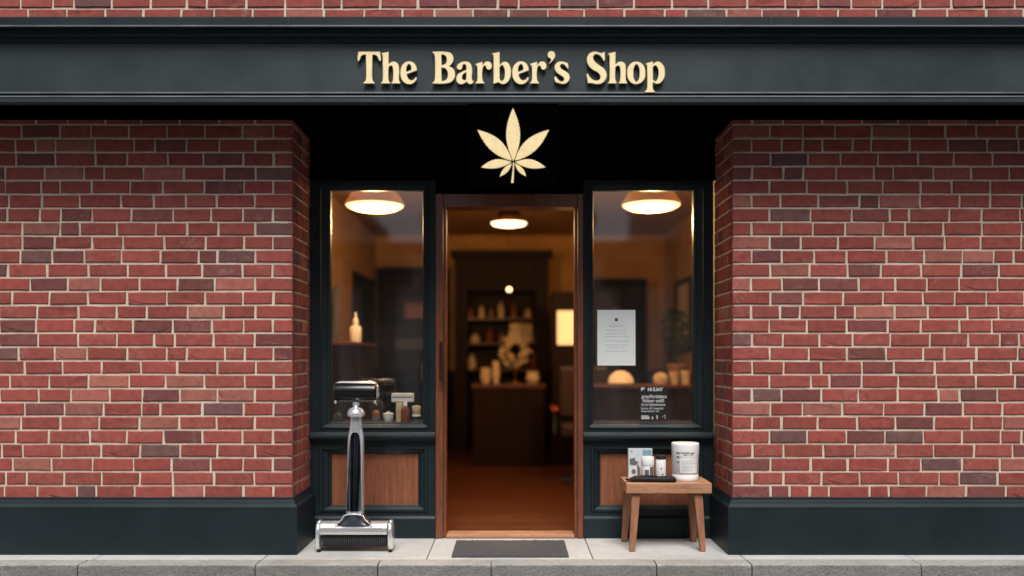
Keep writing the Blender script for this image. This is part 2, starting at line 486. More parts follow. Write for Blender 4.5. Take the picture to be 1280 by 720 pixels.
for sgn in (-1, 1):
    r = random.Random(11 if sgn < 0 else 23)
    W = Wall(); xi = sgn*(XB if sgn < 0 else XB+.006)
    W.b.mat(1).box(xi-sgn*-.0065, sgn*5.2, YB+.0065, .3, 0.02, 2.90)
    courses(W, Z0, 2.86, xi, sgn*5.2, sgn, r, 0 if sgn < 0 else 1)
    returns(W, Z0, 2.86, xi, sgn, r, 1 if sgn < 0 else 0)
    W.finish('brick_pier', shop)
r = random.Random(77); W = Wall()
W.b.mat(1).box(-5.2, 5.2, YB+.0065, .3, 2.91, 5.6)
zt = Z0
while zt < 2.95: zt += COURSE
zt -= .048
courses(W, zt, 5.55, -5.2, 5.2, 1, r)
W.finish('upper_wall', shop)
# plinths
for sgn in (-1, 1):
    xo = sgn*(XB if sgn < 0 else XB+.006)
    prof = [(-.004, .335), (.010, .328), (.010, .318), (.014, .314), (.020, .296), (.034, .283), (.036, .276), (.034, .268), (.034, .0)]
    rings = []
    for d, z in prof:
        rings.append([(sgn*5.25, YB-d, z), (xo-sgn*d, YB-d, z), (xo-sgn*d, -.012, z)])
    b = MB(); b.rings(rings, False)
    b.build('plinth', 'paint', shop)
# soffit / head over the recess
b = MB().box(-5.2, 5.2, -.750, .10, 2.835, 2.858)
b.build('soffit', 'black', shop)
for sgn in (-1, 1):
    MB().box(sgn*(XB+.01), sgn*5.2, YB-.016, YB-.004, Z(150, 5.0), 2.834, .002).box(sgn*(XB-.012), sgn*(XB+.009), YB-.016, -.03, Z(150, 5.0), 2.834, .002).build('shade_board', 'black', shop)  # black boards added to paint the shade over the pier tops
b = MB().box(-XB+.0, XB, -.02, .10, Z(226), 2.834)
b.extrude_x([(-.02, Z(146)), (-.05, Z(145)), (-.055, Z(143.5)), (-.05, Z(142)), (-.02, Z(141))], -XB+.005, XB-.005)
b.build('transom_panel', 'black', shop)

# joinery: one window bay on either side of the door
def window_bay(x0, x1, gx0, gx1, side):
    """x0..x1 outer frame px, gx0..gx1 glass px"""
    g0, g1, gt, gb = X(gx0), X(gx1), Z(237), Z(528.5)
    o0, o1, ot, ob = X(x0), X(x1), Z(226)+.001, Z(541)
    b = MB()
    w0 = (g0-o0); w1 = (o1-g1)
    def ring(f0, y, ft=None, fb=None):
        ft = f0 if ft is None else ft
        return rect(o0+w0*f0, o1-w1*f0, ob+(gb-ob)*f0, ot-(ot-gt)*f0, y)
    b.rings([ring(0, .06), ring(0, -.004), ring(.02, -.008), ring(.42, -.008), ring(.46, -.015), ring(.54, -.015), ring(.60, .004), ring(.80, .010), ring(.86, .018), ring(.97, .020), ring(1, .030), ring(1, .075)], True)
    fr = b.build('window_frame', 'paint', shop)
    gp = MB().box(g0-.004, g1+.004, .046, .050, gb-.004, gt+.004).build('glass_pane', 'glass', fr)
    # sill with nosing
    zs = Z(541)
    pr = [(.03, zs+.004), (-.018, zs+.004), (-.022, zs-.004), (-.045, zs-.008), (-.050, zs-.014), (-.050, zs-.030), (-.044, zs-.036), (-.018, zs-.040), (-.012, zs-.050), (.03, zs-.050)]
    MB().extrude_x(pr, o0+.001, o1-.001).build('sill', 'paint', fr)
    # stall riser below
    a0, a1, at_, ab = o0, o1, zs-.051, Z(645)
    if side < 0: p0, p1 = X(414), X(522)
    else: p0, p1 = X(751), X(862)
    pt, pb = Z(568), Z(632)
    def rr(f, y): return rect(a0+(p0-a0)*f, a1-(a1-p1)*f, ab+(pb-ab)*f, at_-(at_-pt)*f, y)
    b = MB().rings([rr(0, .05), rr(0, -.006), rr(.42, -.006), rr(.47, -.014), rr(.58, -.014), rr(.66, .002), rr(.82, .008), rr(.88, .020), rr(1, .024), rr(1, .04)], True)
    sr = b.build('stall_riser', 'paint', shop)
    MB().box(p0-.004, p1+.004, .028, .045, pb-.004, pt+.004).build('wood_panel', 'panel_wood', sr)
    pr = [(.03, ab+.002), (-.012, ab+.002), (-.022, ab-.010), (-.024, ab-.014), (-.024, .001), (.03, .001)]
    MB().extrude_x(pr, a0+.001, a1-.001).build('base_board', 'paint', sr)
    # inner display ledge
    MB().box(o0-.02 if side > 0 else o0, o1, .08, .42, gb-.03, gb-.012, .003).build('display_ledge', 'dark', fr)
    MB().box(o0, o1, .08, .10, .0, gb-.032).build('riser_back', 'dark', sr)
window_bay(388, 544.5, 412, 528, -1)
window_bay(729, 891.5, 742, 868, 1)

# door frame
dz = Z(260); ot = Z(243)
L0, L1, R0, R1 = X(544.5)+.002, X(558), X(718), X(729)-.002
b = MB()
b.box(L0, L1-.018, -.030, .11, 0.002, ot, .004)
b.box(L1-.0175, L1, -.012, .09, 0.002, dz, .003)
b.box(R0+.018, R1, -.030, .11, 0.002, ot, .004)
b.box(R0, R0+.0175, -.012, .09, 0.002, dz, .003)
b.box(L1-.0175, R0+.0175, -.029, .11, dz+.001, ot-.001, .004)
df = b.build('door_frame', 'frame_wood', shop)
MB().box(L1+.001, R0-.001, -.025, .10, .0015, .026, .006).build('threshold', 'oak', df)
b = MB(); hx, hy = X(552.5), -.082
b.tube([(hx, hy, Z(429)), (hx, hy, Z(476))], .0115, 12)
for zz in (Z(434), Z(471)):
    b.tube([(hx, hy, zz), (hx-.004, -.028, zz)], .007, 10)
    b.lathe(hx-.004, zz, [(.013, -.034), (.013, -.028)], 14, 'y')
b.tube([(hx, hy, Z(429)), (hx, hy, Z(427.6))], [.0115, .006], 12); b.tube([(hx, hy, Z(477.5)), (hx, hy, Z(476))], [.006, .0115], 12)
b.build('handle', 'copper', df)
# painted filler between frame top and transom
MB().box(L0+.001, R1-.001, -.012, .08, ot+.001, Z(226)-.001).build('head_filler', 'black', shop)

# interior shell
RX0, RX1, RY, RH = -1.72, 1.92, 5.30, 2.70
MB().box(-2.0, 2.2, .141, RY+.1, -.08, .012).build('shop_floor', 'floor', shop)
MB().box(-2.0, 2.2, .11, RY+.1, RH, RH+.1).build('shop_ceiling', 'ceil', shop)
b = MB().box(RX0-.12, RX0, .302, RY, .013, RH-.001)
b.box(RX1, RX1+.12, .302, RY, .013, RH-.001); b.box(RX0-.12, RX1+.12, RY+.001, RY+.12, .013, RH-.001)
b.box(RX0-.12, -XB-.001, .301, .31, .013, RH-.001); b.box(XB+.007, RX1+.12, .301, .31, .013, RH-.001)
b.build('inner_wall', 'wallp', shop)
b = MB().box(RX0+.001, RX0+.02, .302, RY, .013, 1.0, .004); b.box(RX1-.02, RX1-.001, .302, RY, .013, 1.0, .004)
b.box(RX0+.021, RX1-.021, RY-.02, RY-.001, .013, 1.0, .004)
b.build('wainscot', 'dark', shop)
MB().box(L0, R1, .115, .141, -.02, .010).build('door_saddle', 'floor', shop)
MB().box(-5.2, 5.2, .31, .34, 2.81, 5.6).build('wall_backing', 'dark', shop)

# ------------------------------------------------------------------ fascia with lettering
fas = empty('shop_fascia', 'long dark slate fascia above the shopfront with raised cream shop name', 'shop sign', (0, -.73, 2.56))
YF, ZF = -.73, 2.56
def fp(pr): return [(y-YF, z-ZF) for y, z in pr]
MB().extrude_x(fp([(YF, 2.610), (YF, 2.900), (-.655, 2.900), (-.655, 2.610)]), -5.2, 5.2).build('fascia_board', 'fascia', fas)
MB().extrude_x(fp([(-.44, 3.036), (-.790, 3.022), (-.796, 3.016), (-.796, 2.972), (-.806, 2.966), (-.808, 2.960), (-.804, 2.956), (-.770, 2.955), (-.766, 2.945), (-.766, 2.932), (-.774, 2.926), (-.770, 2.920), (-.752, 2.918), (-.746, 2.904), (-.738, 2.898), (-.7315, 2.896), (-.7315, 2.902), (-.44, 2.906)]), -5.21, 5.21).build('cornice', 'paint', fas)
MB().box(-5.2, 5.2, -.813-YF, -.8085-YF, 2.9605-ZF, 2.9665-ZF, .0015).build('highlight_strip', 'highlight', fas)  # thin strips added as highlight lines along cornice and lower moulding
MB().box(-5.2, 5.2, -.779-YF, -.7745-YF, 2.9235-ZF, 2.9285-ZF, .0015).build('highlight_strip', 'paint', fas)
MB().box(-5.2, 5.2, -.7475-YF, -.7425-YF, 2.6160-ZF, 2.6215-ZF, .0012).build('highlight_strip', 'highlight', fas)
MB().box(-5.2, 5.2, -.7605-YF, -.7565-YF, 2.5910-ZF, 2.5970-ZF, .0012).build('highlight_strip', 'highlight', fas)
for x in (X(361, 4.655), X(963, 4.655)):
    MB().box(x-.004, x+.004, -.802-YF, -.795-YF, 2.9735-ZF, 3.017-ZF, .001).build('cornice_joint', 'fascia', fas)
MB().extrude_x(fp([(-.7315, 2.627), (-.742, 2.620), (-.742, 2.616), (-.734, 2.612), (-.734, 2.607), (-.752, 2.600), (-.756, 2.594), (-.756, 2.566), (-.750, 2.560), (-.710, 2.560), (-.710, 2.609), (-.7315, 2.609)]), -5.205, 5.205).build('lower_moulding', 'fascia', fas)
MB().box(-5.2, 5.2, -.7095-YF, -.66-YF, 2.575-ZF, 2.6095-ZF).build('underside', 'black', fas)  # black colour paints the shade under the fascia

def s_(*p): return (*p, 's')
G = {}
c = 'c'; s = 's'
G['T'] = ((12, 440, 56), [[(95,105,c),(425,105,c),(437,238,s),(426,254,s),(410,243,s),(380,182,s),(345,158,s),(312,160,c),(312,525,s),(322,548,s),(350,575,c),(348,588,c),(166,588,c),(168,575,c),(196,548,s),(208,525,s),(208,160,c),(178,157,s),(142,180,s),(116,240,s),(100,254,s),(86,240,s)]])
G['h'] = ((12, 440, 56), [[(437,132,c),(553,103,c),(553,292,c),(585,264,s),(635,254,s),(690,285,s),(710,350,s),(710,530,s),(716,550,s),(731,575,c),(728,588,c),(588,588,c),(590,575,c),(608,550,s),(612,530,s),(612,355,s),(602,327,s),(580,320,s),(553,345,c),(553,530,s),(560,550,s),(580,575,c),(578,588,c),(430,588,c),(432,575,c),(454,550,s),(460,530,s),(460,165,c)]])
G['e'] = ((12, 440, 56), [[(980,390,c),(826,446,c),(842,500,s),(890,535,s),(932,518,s),(960,488,s),(976,500,s),(962,540,s),(918,585,s),(850,600,s),(780,570,s),(736,505,s),(725,425,s),(738,340,s),(780,280,s),(850,250,s),(920,268,s),(965,322,s)], [(820,408,c),(888,380,c),(885,330,s),(858,298,s),(830,322,s),(819,365,s)]])
G['B'] = ((12, 530, 56), [[(122,106,c),(320,106,s),(400,125,s),(442,180,s),(446,228,s),(425,285,s),(385,326,c),(438,358,s),(468,425,s),(460,505,s),(410,565,s),(330,588,s),(118,588,c),(120,575,c),(148,552,s),(158,530,s),(158,165,s),(148,142,s),(122,120,c)], [(266,155,c),(312,166,s),(340,228,s),(318,290,s),(266,308,c)], [(266,350,c),(325,368,s),(356,445,s),(330,525,s),(266,548,c)]])
G['a'] = ((12, 530, 56), [[(490,335,s),(520,285,s),(615,253,s),(690,275,s),(722,345,s),(724,520,s),(735,545,s),(756,540,c),(740,575,s),(700,598,s),(660,588,s),(640,562,c),(605,586,s),(550,600,s),(500,572,s),(482,510,s),(502,450,s),(560,410,s),(632,378,c),(632,330,s),(610,298,s),(582,315,s),(578,350,s),(550,382,s),(508,374,s)], [(632,420,c),(590,450,s),(575,495,s),(588,528,s),(610,535,s),(632,515,c)]])
G['r'] = ((12, 530, 56), [[(763,292,c),(880,255,c),(880,307,c),(918,262,s),(962,252,s),(1005,275,s),(1020,330,s),(1000,372,s),(965,382,s),(935,358,s),(920,322,s),(896,330,s),(882,372,s),(882,525,s),(890,550,s),(912,575,c),(910,588,c),(766,588,c),(766,575,c),(788,552,s),(796,525,s),(796,325,c)]])
k3 = 1280/110
G['b'] = ((k3, 610, 56), [[(48,131,c),(172,103,c),(172,292,c),(225,252,s),(285,260,s),(326,325,s),(336,420,s),(312,515,s),(262,568,s),(205,580,s),(150,552,c),(110,568,s),(70,572,c),(76,545,s),(78,520,s),(78,158,c)], [(172,330,c),(205,305,s),(233,345,s),(242,430,s),(226,505,s),(200,528,s),(172,500,c)]])
G["'"] = ((k3, 610, 56), [[(864,145,s),(885,105,s),(920,94,s),(962,110,s),(980,160,s),(955,220,s),(888,290,c),(880,280,c),(912,214,s),(878,192,s)]])
G['s'] = ((k3, 610, 56), [[(966,325,s),(995,268,s),(1065,244,s),(1130,258,s),(1165,272,c),(1174,352,c),(1158,362,c),(1130,320,s),(1085,288,s),(1055,298,s),(1052,325,s),(1090,365,s),(1160,410,s),(1190,465,s),(1180,520,s),(1140,565,s),(1080,578,s),(1020,562,s),(992,560,c),(968,525,s),(963,468,c),(985,460,c),(1015,498,s),(1060,535,s),(1098,520,s),(1100,490,s),(1060,455,s),(990,400,s)]])
k4 = 1183/115
G['S'] = ((k4, 725, 56), [[(86,195,s),(105,130,s),(155,95,s),(215,90,s),(270,106,s),(295,100,c),(320,90,c),(322,205,c),(300,216,c),(275,168,s),(215,128,s),(176,148,s),(178,195,s),(230,252,s),(310,310,s),(343,375,s),(335,440,s),(290,495,s),(215,513,s),(150,500,s),(120,498,c),(98,506,c),(80,375,c),(100,370,c),(132,422,s),(200,462,s),(245,450,s),(258,415,s),(235,370,s),(160,325,s),(105,268,s)]])
G['H'] = ((k4, 725, 56), [[(348,117,c),(458,90,c),(456,252,c),(490,226,s),(530,218,s),(575,240,s),(589,290,s),(590,450,s),(596,470,s),(611,493,c),(608,503,c),(490,503,c),(492,492,c),(508,470,s),(512,450,s),(512,305,s),(503,280,s),(485,275,s),(456,295,c),(456,450,s),(462,470,s),(476,492,c),(474,503,c),(354,503,c),(356,490,c),(372,470,s),(376,450,s),(376,143,c)]])
G['o'] = ((k4, 725, 56), [[(603,360,s),(632,262,s),(720,218,s),(812,262,s),(842,360,s),(815,465,s),(720,513,s),(630,468,s)], [(688,365,s),(698,290,s),(725,257,s),(752,290,s),(762,365,s),(750,445,s),(722,476,s),(698,445,s)]])
G['p'] = ((k4, 725, 56), [[(830,246,c),(937,215,c),(937,245,c),(998,217,s),(1064,258,s),(1092,360,s),(1066,460,s),(998,509,s),(938,490,c),(938,560,s),(946,582,s),(966,602,c),(962,618,c),(824,618,c),(828,603,c),(850,582,s),(858,560,s),(858,268,c)], [(938,290,c),(968,272,s),(998,310,s),(1006,370,s),(992,440,s),(968,470,s),(938,450,c)]])
LETTERS = [('T', 0), ('h', 0), ('e', 0), ('B', 0), ('a', 0), ('r', 0), ('b', 0), ('e', 139.7), ('r', 68.2), ("'", 0), ('s', 0), ('S', 0), ('H', 0), ('o', 0), ('p', 0)]
DL = 4.70
def outline_mesh(splines, extrude, bevel, mats, name, smooth_res=8):
    """splines: list of [(x, z, 'c'|'s')] in metres -> solid mesh in the XZ plane, front towards -Y"""
    cu = bpy.data.curves.new(name, 'CURVE'); cu.dimensions = '2D'; cu.fill_mode = 'BOTH'
    cu.extrude = extrude; cu.bevel_depth = bevel; cu.bevel_resolution = 1; cu.resolution_u = smooth_res
    if bevel: cu.offset = -bevel-.0012
    for pts in splines:
        sp = cu.splines.new('BEZIER'); sp.bezier_points.add(len(pts)-1); sp.use_cyclic_u = True
        for bp, (x, z, k) in zip(sp.bezier_points, pts):
            bp.co = (x, z, 0)
            bp.handle_left_type = bp.handle_right_type = 'AUTO' if k == 's' else 'VECTOR'
    ob = bpy.data.objects.new(name, cu); C.objects.link(ob)
    bpy.context.view_layer.update()
    dg = bpy.context.evaluated_depsgraph_get()
    me = bpy.data.meshes.new_from_object(ob.evaluated_get(dg), depsgraph=dg)
    bpy.data.objects.remove(ob); bpy.data.curves.remove(cu)
    me.transform(Matrix(((1, 0, 0, 0), (0, 0, -1, 0), (0, 1, 0, 0), (0, 0, 0, 1))))
    me.materials.clear()
    for m in mats: me.materials.append(M[m])
    if len(mats) > 1:
        for p in me.polygons: p.material_index = 0 if p.normal.y < -.5 else 1
    return me
for ch, dx in LETTERS:
    (k, ox, oy), spl = G[ch]
    pts = [[((ox+x/k+dx-640)/F*DL, EYE+(HY-(oy+y/k))/F*DL, t) for x, y, t in sp] for sp in spl]
    cx = sum(p[0] for p in pts[0])/len(pts[0]); cz = sum(p[1] for p in pts[0])/len(pts[0])
    pts = [[(x-cx, z-cz, t) for x, z, t in sp] for sp in pts]
    me = outline_mesh(pts, .007, .0015, ['letter', 'edge'], 'letter', 6)
    o = link('letter', me, fas); o.location = (cx, DL-DD-YF+.003, cz-ZF)
    o['label'] = {"'": 'raised cream apostrophe'}.get(ch, 'raised cream letter '+('h' if ch == 'H' else ch))

k_ = 4.62/4.72; fas.scale = (k_, k_, k_); fas.location = (0, (DD+YF)*k_-DD, EYE+(ZF-EYE)*k_)
# ------------------------------------------------------------------ leaf emblem on its black board
DLF = 4.612
kl = 751/120
def lp(x, y): return ((580+x/kl-640)/F*DLF, EYE+(HY-(125+y/kl))/F*DLF)
def leaflet(tip, base, hw, peak=.5, teeth=13, ser=.05, curve=0):
    tx, tz = lp(*tip); bx_, bz = lp(*base)
    d = Vector((tx-bx_, tz-bz)); L = d.length; d.normalize(); n = Vector((-d.y, d.x)); hw = hw/kl/F*DLF
    L_ = []; R_ = []
    N = teeth*2
    for i in range(N+1):
        t = i/N
        wv = hw*(math.sin(math.pi*min(1, t**(.693/-math.log(peak) if peak < 1 else 1)))**.95)
        if 2 < i < N-1: wv *= 1+(ser if i % 2 else -ser)
        cv = curve*hw*math.sin(math.pi*t)
        L_.append((Vector((bx_, bz))+d*L*t+n*(wv+cv), 'c')); R_.append((Vector((bx_, bz))+d*L*t+n*(-wv+cv), 'c'))
    pts = L_[:-1]+R_[::-1][:-1]
    return [(p.x, p.y, k) for p, k in pts]
spl = [leaflet((383, 66), (386, 482), 54, .50, 15, .025),
       leaflet((105, 236), (374, 476), 52, .48, 12, .02, -.08), leaflet((664, 236), (398, 476), 52, .48, 12, .02, .08),
       leaflet((133, 529), (372, 489), 34, .5, 9, .02, -.22), leaflet((637, 529), (400, 489), 34, .5, 9, .02, .22),
       leaflet((280, 602), (374, 499), 19, .5, 6, .02), leaflet((486, 600), (398, 499), 19, .5, 6, .02)]
stem = [lp(383, 492), lp(392, 492), lp(391, 560), lp(387, 652), lp(368, 650), lp(380, 560)]
spl.append([(x, z, 'c') for x, z in stem])
lx, lz = lp(386, 488)
lf = empty('leaf_emblem', 'cream seven-fingered leaf emblem on a black board above the doorway', 'emblem', (lx, DLF-DD, lz))
for i, sp in enumerate(spl):
    me = outline_mesh([[(x-lx, z-lz, k) for x, z, k in sp]], .004, 0, ['leafgold'], 'leaflet' if i < 7 else 'stem', 2)
    o = link('leaflet' if i < 7 else 'stem', me, lf); o.location = (0, -.0045 - .0003*i, 0)
MB().box(-.245, .245, .0, .026, Z(233, DLF)-lz, EYE+(2.5595-EYE)*4.62/4.72-lz, .002).build('backing_board', 'black', lf)

# ------------------------------------------------------------------ lamps
def lamp_light(parent, loc, power, size, name='lamp_light'):
    l = bpy.data.lights.new(name, 'POINT'); l.shadow_soft_size = size; l.energy = power; l.color = (1, .62, .28)
    o = bpy.data.objects.new(name, l); C.objects.link(o); o.parent = parent; o.location = loc
    return o
def dish_lamp(px, py, D, label, rad, power):
    p = at(px, py, D)
    t = empty('ceiling_lamp', label, 'ceiling lamp', p, 'dish ceiling lamps inside the windows')
    MB().lathe(0, 0, [(rad, .0), (rad*1.005, .006), (rad*.99, .016), (rad*.86, .060), (rad*.80, .085), (rad*.70, .10), (.09, .112), (.0001, .114)], 48).build('shade', 'shade', t)
    MB().lathe(0, 0, [(rad*.985, .004), (rad*.93, -.012), (rad*.75, -.030), (rad*.45, -.042), (.0001, -.046)], 48).build('diffuser', 'lamp', t)
    lamp_light(t, (0, 0, -.13), power, .06)
    lamp_light(t, (0, 0, .20), power*.12, .04, 'ceiling_fill')  # extra point added above the closed shade to brighten the ceiling
    return t
dish_lamp(468.5, 257, 6.4, 'lit round dish lamp at the top of the left window', .222, 42)
dish_lamp(814, 256.5, 6.4, 'lit round dish lamp at the top of the right window', .222, 42)
p = at(636, 279, 8.0)
t = empty('pendant_lamp', 'lit pendant lamp with a dark cap seen through the open doorway', 'ceiling lamp', p)
MB().lathe(0, 0, [(.172, .0), (.176, .004), (.172, .010), (.13, .034), (.10, .062)], 40).build('shade', 'darkw', t)
MB().lathe(0, 0, [(.10, .0625), (.112, .068), (.095, .120), (.060, .17), (.02, .18), (.008, .17), (.008, RH-p.z)], 24).build('cap', 'dark', t)
MB().lathe(0, 0, [(.17, .003), (.15, -.018), (.08, -.032), (.0001, -.036)], 40).build('diffuser', 'lampc', t)
lamp_light(t, (0, 0, -.10), .9, .05)
lamp_light(t, (0, 0, .235), 1.5, .02, 'ceiling_fill')  # extra point added over the cap, brightens ceiling and back wall
p = at(636.5, 362, 6.6)
t = empty('globe_pendant', 'tiny lit glass globe hanging on a thin cord in the doorway', 'pendant light', p)
MB().lathe(0, 0, [(.0001, -.028), (.014, -.024), (.025, -.012), (.028, 0), (.025, .012), (.014, .024), (.0001, .028)], 20).build('globe', 'globe', t)
MB().tube([(0, 0, .027), (0, 0, RH-p.z)], .0012, 6).build('cord', 'black', t)

# ------------------------------------------------------------------ giant razor statue on the pavement
def ell(cx, cz, z, rx, ry, n=28, p=2.1, cy=0):
    out = []
    for i in range(n):
        a = 2*math.pi*i/n; ca, sa = math.cos(a), math.sin(a)
        out.append((cx+rx*math.copysign(abs(ca)**(2/p), ca), cy+ry*math.copysign(abs(sa)**(2/p), sa), z))
    return out
DR = 5.10; kr = F/DR
rz = lambda y: (690-y)/kr
xr = X(445, DR)
raz = empty('razor_statue', 'oversized chrome and black razor standing upright on the pavement by the left pier', 'razor statue', (xr, DR-DD, 0))
b = MB()   # chrome shaft; it leans back towards the top in front, so it mirrors the sky
def front(yp): return -(.030+.056*min(1, max(0, (yp-541)/102))**.9)     # front surface of the shaft at photo row yp
def sec(yp, rx):
    f = front(yp); bk = .032; return ell(0, 0, rz(yp), rx, (bk-f)/2, cy=(bk+f)/2)
b.loft([sec(643, .0535), sec(630, .0525), sec(610, .051), sec(590, .0505), sec(570, .050), sec(555, .050), sec(547, .0475), sec(541, .0415), sec(538, .0385), sec(528, .0375), sec(519, .0365)])
b.build('shaft', 'chrome', raz)
b = MB()   # dark inlay
n_ = 14
def inlay(yp, hw):
    f = front(yp)-.0035; z = rz(yp); cyy = (.032+f)/2; ry = (.032-f)/2; rx = .0535
    pts = []
    for i in range(n_+1):
        x = -hw+2*hw*i/n_; pts.append((x, cyy-ry*math.sqrt(max(0, 1-(x/rx)**2))-.001, z))
    return pts+[(hw, cyy, z), (-hw, cyy, z)]
b.rings([inlay(638.5, .0425), inlay(620, .041), inlay(600, .0385), inlay(580, .0365), inlay(565, .0345), inlay(553, .031), inlay(547, .026), inlay(544, .020), inlay(542.5, .010)], True, True, True, True)
b.build('grip_inlay', 'inlay', raz)
b = MB()   # cap dome under the head
b.lathe(0, 0, [(.036, rz(522)), (.050, rz(523)), (.054, rz(521.5)), (.053, rz(519)), (.046, rz(515)), (.034, rz(512.6)), (.020, rz(511.5)), (.016, rz(509.5)), (.022, rz(508.7)), (.025, rz(507)), (.022, rz(505))], 32)
b.build('collar', 'chrome', raz)
# top head: black drum in a chrome frame
zc = rz(492)
b = MB().lathe(0, zc, [(.030, -.126), (.046, -.125), (.053, -.119), (.0555, -.10), (.0565, 0), (.0555, .10), (.053, .119), (.046, .125), (.030, .126)], 40, 'x')
b.build('drum', 'gloss', raz)
b = MB()
hw = .135; hh = .0605
loop = []
for cxs, czs, a0 in ((1, 1, 0), (-1, 1, 90), (-1, -1, 180), (1, -1, 270)):
    for k in range(7):
        a = R(a0+15*k); loop.append((cxs*(hw-.042)+.042*math.cos(a), 0, zc+.002+czs*(hh-.042)+.042*math.sin(a)))
def hd(k, y):   # solid chrome cradle behind the drum, seen as a thin rim round it
    return [(x*(1-k/hw), y, zc+.002+(z-zc-.002)*(1-k/hh)) for x, _, z in loop]
b.rings([hd(.010, .046), hd(.002, .040), hd(0, .030), hd(0, -.006), hd(.003, -.012), hd(.010, -.014)], True, True, True, True)
for sx in (-1, 1):
    b.box(sx*.118-.007, sx*.118+.007, -.030, -.010, zc-.070, zc-.052, .002)
b.build('head_frame', 'chrome', raz)
# flared neck and comb head
b = MB()
b.loft([ell(0, 0, rz(655.5), .112, .062, p=3.5, cy=-.026), ell(0, 0, rz(653), .090, .060, p=3, cy=-.026), ell(0, 0, rz(649), .066, .060, cy=-.026), ell(0, 0, rz(645), .056, .060, cy=-.027), ell(0, 0, rz(643), .055, .059, cy=-.027)])
b.build('neck', 'gunmetal', raz)
b = MB()
for sx in (-1, 1):   # chrome rim of the neck
    b.tube([(sx*.108, -.084, rz(655)), (sx*.088, -.086, rz(652.5)), (sx*.067, -.086, rz(648)), (sx*.056, -.084, rz(643.8)), (sx*.030, -.088, rz(642.2)), (0, -.089, rz(642.0))], .0042, 8)
b.build('neck_rim', 'chrome', raz)
b = MB()
pr = [(-.086, rz(667)), (-.088, rz(664)), (-.084, rz(659)), (-.064, rz(654.5)), (-.02, rz(653.2)), (.04, rz(654.5)), (.06, rz(660)), (.06, rz(672)), (-.03, rz(672)), (-.03, rz(667))]
b.extrude_x(pr, -.196, .196)
b.build('head_cover', 'chrome', raz)
b = MB()
b.mat(0).lathe(-.018, rz(675), [(.038, -.192), (.042, -.188), (.042, .188), (.038, .192)], 28, 'x')
nb = 62
for i in range(nb):
    x = -.186+.372*i/(nb-1); b.mat(i % 2)
    b.lathe(-.020, rz(675), [(.040, x-.0026), (.0460+.0012*(i % 2), x-.0018), (.0460+.0012*(i % 2), x+.0018), (.040, x+.0026)], 24, 'x', False)
b.build('bristle_roller', ['bristle', 'bristle2'], raz)
for sx in (-1, 1):
    x0 = sx*.200; x1 = sx*.226
    prof = []
    for k in range(20):
        a = 2*math.pi*k/20; y = -.018+.072*math.copysign(abs(math.cos(a))**.8, math.cos(a)); z = .095+.090*math.copysign(abs(math.sin(a))**.8, math.sin(a))
        prof.append((y, z))
    b = MB()
    xa, xb = min(x0, x1), max(x0, x1)
    def sc(k, x): return [(x, -.018+(y+.018)*k, .095+(z-.095)*k) for y, z in prof]
    b.rings([sc(.86, xa), sc(.97, xa+.004), sc(1, xa+.010), sc(1, xb-.010), sc(.97, xb-.004), sc(.86, xb)], True, True, True, True)
    b.build('end_plate', 'chrome', raz)
    MB().box(xa+.003, xb-.003, -.060, .02, .0, .013, .002).build('foot', 'rubber', raz)

# ------------------------------------------------------------------ stool and what stands on it
ZS = .4067; D0, D1 = 5.06, 5.345
sx0, sx1 = X(783, D0), X(890, D0); cxs = (sx0+sx1)/2; cys = (D0+D1)/2-DD
st = empty('wooden_stool', 'low oak stool with splayed legs on the pavement under the right window', 'stool', (cxs, cys, 0))
hx, hyy = (sx1-sx0)/2, (D1-D0)/2
MB().box(-hx, hx, -hyy, hyy, ZS-.062, ZS, .004).build('seat', 'oak', st)
def leg(tx, ty, bx_, by_):
    b = MB(); a = .0255; c_ = .0165; zt, zb = ZS-.0635, 0.001
    b.rings([[(bx_-c_, by_-c_, zb), (bx_+c_, by_-c_, zb), (bx_+c_, by_+c_, zb), (bx_-c_, by_+c_, zb)], [(tx-a, ty-a, zt), (tx+a, ty-a, zt), (tx+a, ty+a, zt), (tx-a, ty+a, zt)]], True, True, True)
    bm = b.bm; bmesh.ops.bevel(bm, geom=list(bm.edges), offset=.003, segments=2, affect='EDGES')
    b.build('leg', 'oakz', st)
fl = X(790.5, 5.05)-cxs; frt = X(879, 5.05)-cxs; bl_ = X(780, 5.33)-cxs; brt = X(867, 5.33)-cxs
leg(X(795, 5.09)-cxs, -hyy+.045, fl, 5.065-DD-cys); leg(X(872.5, 5.09)-cxs, -hyy+.045, frt, 5.065-DD-cys)
leg(X(785, 5.30)-cxs, hyy-.050, bl_, 5.33-DD-cys); leg(X(864, 5.30)-cxs, hyy-.050, brt, 5.33-DD-cys)

def txt(body, size, name, mat, parent, loc, width=None, bold=0, thick=.0006):
    cu = bpy.data.curves.new(name, 'FONT'); cu.body = body; cu.size = size; cu.extrude = thick; cu.offset = bold
    cu.resolution_u = 2; cu.align_x = 'LEFT'
    ob = bpy.data.objects.new(name, cu); C.objects.link(ob); bpy.context.view_layer.update()
    dg = bpy.context.evaluated_depsgraph_get()
    me = bpy.data.meshes.new_from_object(ob.evaluated_get(dg), depsgraph=dg)
    bpy.data.objects.remove(ob); bpy.data.curves.remove(cu)
    me.transform(Matrix(((1, 0, 0, 0), (0, 0, -1, 0), (0, 1, 0, 0), (0, 0, 0, 1))))
    if width:
        xs = [v.co.x for v in me.vertices]; k = width/(max(xs)-min(xs)); x0 = min(xs)
        for v in me.vertices: v.co.x = (v.co.x-x0)*k
    me.materials.clear(); me.materials.append(M[mat])
    o = link(name, me, parent); o.location = loc
    return o
